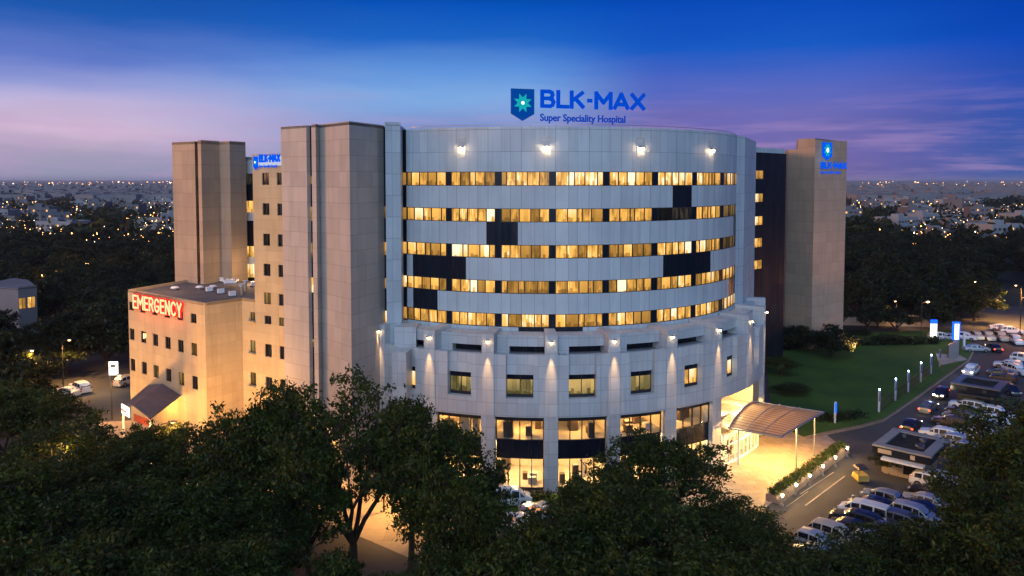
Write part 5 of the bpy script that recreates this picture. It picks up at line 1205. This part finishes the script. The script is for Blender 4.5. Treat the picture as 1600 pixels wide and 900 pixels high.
# px of crown centre, py of crown top, distance, crown radius, variant, label
FG=[(548,592,63,6.4,'o','tall open-branched tree before the front tower, forking over the bright paving'),
(425,750,58,5.2,'o','open-branched tree at the left edge of the bright paving'),
(452,612,67,4.0,0,'slender crowned tree against the foot of the buff wing'),
(398,640,64,4.6,1,'round dense tree left of the tall open-branched tree'),
(705,672,60,4.8,2,'broad tree covering the left end of the podium glazing'),
(640,640,64,4.2,0,'leafy tree touching the first podium window bay'),
(722,765,54,3.6,1,'low dense tree below the podium left of the small van'),
(1032,688,67,5.4,3,'rounded tree before the podium, left of the entrance pavement'),
(945,742,60,4.6,1,'dense tree in front of the ground floor glazing'),
(1125,785,63,4.8,0,'bushy tree spreading below the entrance pavement'),
(1010,780,52,5.8,2,'very broad dark tree at the bottom middle'),
(1180,826,58,3.8,3,'low tree reaching the near edge of the drive'),
(880,815,50,4.8,0,'wide tree right of the white car gap'),
(810,858,46,4.4,1,'low tree top at the bottom edge below the grass patch'),
(1405,842,56,4.2,2,'tree top hiding the end of the outer car row'),
(1310,868,52,4.2,3,'tree top below the beige suv at the near end'),
(1230,880,47,4.6,1,'tree top at the bottom edge left of the tree below the beige suv'),
(1602,690,62,5.6,0,'big dark tree right of the parked cars'),
(1640,640,70,6.5,3,'tallest tree at the right picture edge'),
(1565,752,56,4.6,1,'leafy tree overhanging the outer car row'),
(1500,838,52,4.2,0,'tree at the bottom right in front of the big dark tree'),
(1580,830,47,5.2,2,'tree in the bottom right corner'),
(310,668,68,4.8,2,'tree in front of the emergency porch lights'),
(238,668,74,3.6,0,'thin tree beside the lit porch sign box'),
(190,700,66,5.6,3,'broad tree below the lit notice board'),
(95,668,70,6.2,1,'dark tree below the two white cars on the left road'),
(15,610,80,6.8,0,'large dark tree at the left picture edge'),
(-15,740,56,6.2,3,'dark tree low at the left picture edge'),
(115,770,55,6.0,2,'wide crown at the lower left, above the corner tree'),
(245,770,56,5.2,1,'crown left of the round lower tree, over the street lamp glow'),
(325,765,57,4.6,3,'crown beside the bright paving edge'),
(30,860,45,5.4,1,'tree in the bottom left corner'),
(165,868,44,5.2,0,'bottom edge tree second from the left corner'),
(290,862,46,4.8,2,'bottom edge tree third from the left corner'),
(372,862,49,4.0,3,'bottom edge tree just left of the bright paving'),
(528,868,47,3.0,2,'small dark tree over the trunk of the tall open-branched tree'),
(478,700,60,3.6,0,'leafy tree filling the gap left of the tall open-branched tree'),
(700,872,47,3.6,2,'small tree top at the bottom edge under the dim road'),
(1110,870,46,5.2,3,'bottom edge tree below the very broad dark tree'),
(960,880,44,5.0,1,'bottom edge tree in the middle'),
]
for i,(px,py,D_,R_,vr,lb) in enumerate(FG):
    x,_,z=atY(px,py,D_); pr=OPEN if vr=='o' else NEAR[vr]
    place_tree(pr,x,D_,R_,z*1.02,random.uniform(0,6.28) if vr!='o' else 1.2+i,lb,'trees in front of the hospital',6.6 if vr=='o' else 6.,16. if vr=='o' else 14.)
# woodland left of the low block and behind the lawn
def wood(n,xr,yr,hr,where,group,minsep=6.0,ok=None,R=(5.,7.5)):
    pts=[]; tries=0
    while len(pts)<n and tries<20000:
        tries+=1; y=sqrt(random.uniform(yr[0]**2,yr[1]**2)); px=random.uniform(*xr); x=(px-800)/FPX*y
        if ok and not ok(px,x,y): continue
        if all((x-a_)**2+(y-b_)**2>minsep**2 for a_,b_ in pts): pts.append((x,y))
    pts.sort(key=lambda p:(round(p[1]/45),p[0]/p[1]))
    lane={}
    for (x,y) in pts:
        k=round(y/45); lane.setdefault(k,[]).append((x,y))
    ks=sorted(lane)
    for li,k in enumerate(ks):
        for j,(x,y) in enumerate(lane[k]):
            lb='dark tree %s, %s from left in depth row %d'%(where,ordw(j+1),li+1)
            place_tree(random.choice(FARP),x,y,random.uniform(*R),random.uniform(*hr),random.uniform(0,6.28),lb,group,6.,12.)
ORD=['first','second','third','fourth','fifth','sixth','seventh','eighth','ninth','tenth','eleventh','twelfth','thirteenth','fourteenth','fifteenth','sixteenth','seventeenth','eighteenth','nineteenth','twentieth']
def ordw(n_): return ORD[n_-1] if n_<=20 else '%dth'%n_
wood(120,(-120,275),(126,345),(8,12),'left of the low block','woodland trees on the left',6.,ok=lambda px,x,y: not (150<y*1. and False) and not(y<165 and px<75 and y>135) and not (px>190 and y<150))
wood(20,(-160,12),(98,134),(9,11),'in front of the grey house','woodland trees by the grey house',6.,R=(4.5,6.))
wood(95,(1225,1740),(186,350),(9,13),'beyond the lawn','woodland trees beyond the lawn',6.5,ok=lambda px,x,y: not(px>1520 and y<232))
wood(12,(1320,1535),(180,204),(8,11),'behind the lit totems','trees behind the lit totems',5.5)
wood(9,(1215,1480),(158,176),(5,7),'along the lawn hedge','trees along the lawn hedge',5.,R=(3.,4.5))
# specimen trees on the lawn
SPL=[(1300,512,143,4.4,'round tree standing alone on the back of the lawn'),(1245,508,150,4.6,'dark tree at the foot of the side tower'),(1232,602,118,2.9,'rounded clipped shrub lit gold beside the podium end'),(1222,560,130,3.0,'dark shrub against the podium end on the lawn'),(1395,524,158,3.2,'small tree behind the lawn hedge'),(1390,708,86,1.8,'round clipped bush beside the guard cabin'),(1313,794,77,1.9,'golden leafy bush between the parked cars'),(1330,515,165,3.5,'tree right of the side tower foot')]
for i,(px,py,D_,R_,lb) in enumerate(SPL):
    x,_,z=atY(px,py,D_); place_tree(FARP[i%4] if R_>3.2 else NEAR[i%4],x,D_,R_,z,i,lb,None,6.,12. if R_>3.2 else 14.)
# hedges on the lawn edges
def hedge(pts,h,w_,label,dens=10,size=.18):
    t=thing('hedge',label,'hedge',(*pts[0],0)); C_=[]
    for a_,b_ in zip(pts[:-1],pts[1:]):
        a_=np.array(a_); b_=np.array(b_); ln=np.linalg.norm(b_-a_)
        for _ in range(int(ln*dens*6)):
            p=a_+(b_-a_)*random.random()+rng.uniform(-w_/2,w_/2,2); C_.append((*p,random.uniform(.1,h)))
    leaves_mesh('foliage',C_,5,.16,size,M['leafdark'],t)
hedge([gnd(1470,538),gnd(1330,541),gnd(1215,548)],1.6,1.6,'long dark clipped hedge along the back of the lawn',5,.22)
hedge([gnd(1225,650),gnd(1290,660),gnd(1345,652)],1.0,2.0,'low dark hedge on the near lawn edge by the canopy',6)
hedge([gnd(760,786),gnd(800,784),gnd(860,780)],.9,1.0,'short clipped hedge before the podium glazing',10,.12)
hedge([gnd(690,800),gnd(745,792)],1.1,2.4,'dark clipped hedge block left of the small white van',10,.12)
# ================================================================ CITY
wall_v=[pbsdf('city_wall_%d'%i,c,.9) for i,c in enumerate(((.25,.26,.28),(.18,.18,.195),(.27,.245,.22),(.13,.135,.15)))]
def house_mb(wd,dp,h,seed):
    r=random.Random(seed); mb=MB(); mb.box(0,0,h/2,wd,dp,h,0)
    for a_,b_,c_,e_ in ((0,-dp/2+.1,wd,.25),(0,dp/2-.1,wd,.25),(-wd/2+.1,0,.25,dp-.5),(wd/2-.1,0,.25,dp-.5)): mb.box(a_,b_,h+.4,c_,e_,.8,0)
    mb.box(r.uniform(-.25,.25)*wd,r.uniform(-.2,.2)*dp,h+1.3,wd*.3,dp*.3,2.6,0); mb.cyl((wd*.3,0,h),(wd*.3,0,h+1.8),.8,n=8,m=1)
    return mb
def house_windows(wd,dp,h,seed):
    r=random.Random(seed); mb=MB(); nf=max(1,int(h/3.1)); nx=max(2,int(wd/2.6))
    for f in range(nf):
        for k in range(nx):
            x=-wd/2+wd*(k+.5)/nx; z=f*3.1+1.0; lit=r.random()<.22
            mb.box(x,-dp/2-.02,z+.75,(.36 if lit else .55)*wd/nx,.08,1.1,1 if lit else 0)
    return mb
M['citylit']=emit('city_lit_window',(1,.50,.16),1.5)
HP=[]
for i,(wd_,dp_,h_) in enumerate(((11,9,6.4),(16,11,9.6),(9,12,9.4),(28,11,7.0),(20,14,12.6),(13,10,6.5),(40,12,7.2),(14,12,15.5))):
    t=thing('city_house','x','house',(0,0,0)); house_mb(wd_,dp_,h_,i).build('wall',[wall_v[i%4],M['frame']],t); house_windows(wd_,dp_,h_,i).build('window',[M['frame'],M['citylit']],t); HP.append(t)
index_children()
def bluff(px,D_): # wooded gaps between the estates
    return sin(px*.021+D_*.0037)+sin(px*.047-D_*.009+1.3)
shape=['small two-floor','three-floor','tall narrow','long low','broad four-floor','low square','very long low','five-floor']
cnt=0; placed=[]; hu=set()
tries=0
while cnt<230 and tries<9000:
    tries+=1
    side=random.random()<.5; px=random.uniform(-60,285) if side else random.uniform(1310,1680)
    py=281+ (95 if side else 112)*random.random()**1.15*1.0+10; D_=CAMZ*FPX/(py-281)
    if D_<355 or D_>1500: continue
    if bluff(px,D_)<-.8: continue
    x=(px-800)/FPX*D_
    if any(abs(x-a_)<22 and abs(D_-b_)<17 for a_,b_ in placed): continue
    placed.append((x,D_)); k=random.randrange(8)
    pr=HP[k]
    if k not in hu: hu.add(k); t=pr
    else: t=dup(pr)
    t.location=(x,D_,-.35); t.rotation_euler=(0,0,random.choice((.1,-.2,.35,0,.6)))
    near='near' if D_<520 else ('middle' if D_<850 else 'distant')
    tag(t,'%s pale house in the %s part of the %s city, about column %d'%(shape[k],near,'western' if side else 'eastern',int((px+100)/12)),'house','houses of the city'); cnt+=1
print('houses',cnt)
mb=MB()
for _ in range(7000):
    side=random.random()<.5; px=random.uniform(-120,300) if side else random.uniform(1300,1720); D_=1/random.uniform(1/6500,1/900)
    if bluff(px,D_)<-.85: continue
    x=(px-800)/FPX*D_; h_=random.choice((5,7,9,12,16)); mb.box(x,D_,h_/2,random.uniform(9,26),random.uniform(9,16),h_,0,rot=random.uniform(-.3,.5))
o=mb.build('city_blocks',wall_v[1]); struct(o,'stuff'); o['label']='mass of far small city houses towards the horizon'; o['category']='houses'
# belts of far wood between the estates
C_=[]
for _ in range(60000):
    side=random.random()<.5; px=random.uniform(-140,300) if side else random.uniform(1290,1740); D_=1/random.uniform(1/3800,1/345)
    b_=bluff(px,D_)
    if b_>-.80 and not (random.random()<.10): continue
    if D_<500 and random.random()<.2: continue
    C_.append(((px-800)/FPX*D_,D_,random.uniform(2,9)+min(4,D_/700)))
C_=np.array(C_); C_=np.repeat(C_,3,axis=0); C_+=rng.normal(0,1,C_.shape)*np.array((4,5,1.6)); o=quads_obj('distant_wood',C_,2.6,M['leafdark']); struct(o,'stuff'); o['label']='dark belts of far trees between the city houses'; o['category']='wood'
# lights of the city
mb=MB(); mb2=MB()
def spark(m_,x,y,z,r):
    m_.face([(x-r,y,z),(x,y,z-r),(x+r,y,z),(x,y,z+r)])
    m_.face([(x,y-r,z),(x,y,z-r),(x,y+r,z),(x,y,z+r)])
for _ in range(2300):
    side=random.random()<.5; px=random.uniform(-60,300) if side else random.uniform(1290,1680)
    D_=1/random.uniform(1/14000,1/330)*1. if random.random()<.96 else random.uniform(2500,9000)
    r=min(6,max(.22,D_*.00050))*random.choice((.6,.8,1,1.,1.5)); x=(px-800)/FPX*D_; z=random.uniform(5,11)
    spark(mb if random.random()<.8 else mb2,x,D_,z,r)
for k in range(26):
    side=random.random()<.5; px=random.uniform(-20,260) if side else random.uniform(1330,1640); D_=1/random.uniform(1/3200,1/430); x=(px-800)/FPX*D_; an=random.uniform(-.5,.5) if random.random()<.5 else random.uniform(.9,2.2); st_=random.uniform(22,40)
    for q in range(random.randint(5,14)): spark(mb if k%4 else mb2,x+cos(an)*st_*q,D_+sin(an)*st_*q,7.5,min(4,max(.28,D_*.00052)))
for (px,py,n_) in ((85,262,22),(170,332,10),(120,312,8),(20,345,9),(1575,330,12),(1450,385,7),(1530,345,9),(205,345,5)):   # brighter clusters
    pass
o=mb.build('city_lights',emit('sodium_lights',(1,.46,.12),11)); struct(o,'stuff'); o['label']='scattered orange street lights of the far city'; o['category']='lights'
o=mb2.build('white_city_lights',emit('white_lights',(1,.8,.55),9)); struct(o,'stuff'); o['label']='scattered white lights of the far city'; o['category']='lights'
# lamps glowing inside the left wood and by the far estates
for i,(px,py,e,lb) in enumerate(((130,412,6000,'lone bright street lamp shining out of the left wood'),(88,418,3500,'orange street lamp low in the left wood'),(60,432,2500,'orange street lamp left of the lone bright one'),(178,326,0,'x'),(1595,470,4000,'street lamp in the trees at the right edge'),(1440,478,900,'street lamp behind the lawn trees'))):
    if e==0: continue
    x,y=gnd(px,py+14,6); street_lamp(x,y,8.5,lb,e,(1,.36,.08),0,'bulb_street',.6,True)

# ================================================================ haze
m,t=mat('evening_haze'); o=N(t,'ShaderNodeOutputMaterial'); pv_=N(t,'ShaderNodeVolumePrincipled'); pv_.inputs['Color'].default_value=(.72,.82,1,1); pv_.inputs['Density'].default_value=HAZE_D; pv_.inputs['Anisotropy'].default_value=.1
L(t,pv_.outputs[0],o.inputs['Volume'])
mb=MB(); mb.hexa([(-9000,-60,-1.4),(9000,-60,-1.4),(9000,14000,-1.4),(-9000,14000,-1.4)],[(-9000,-60,60),(9000,-60,60),(9000,14000,60),(-9000,14000,60)]); hz=mb.build('haze',m); hz['kind']='stuff'; hz['label']='thin blue evening haze over the city'; hz['category']='haze'
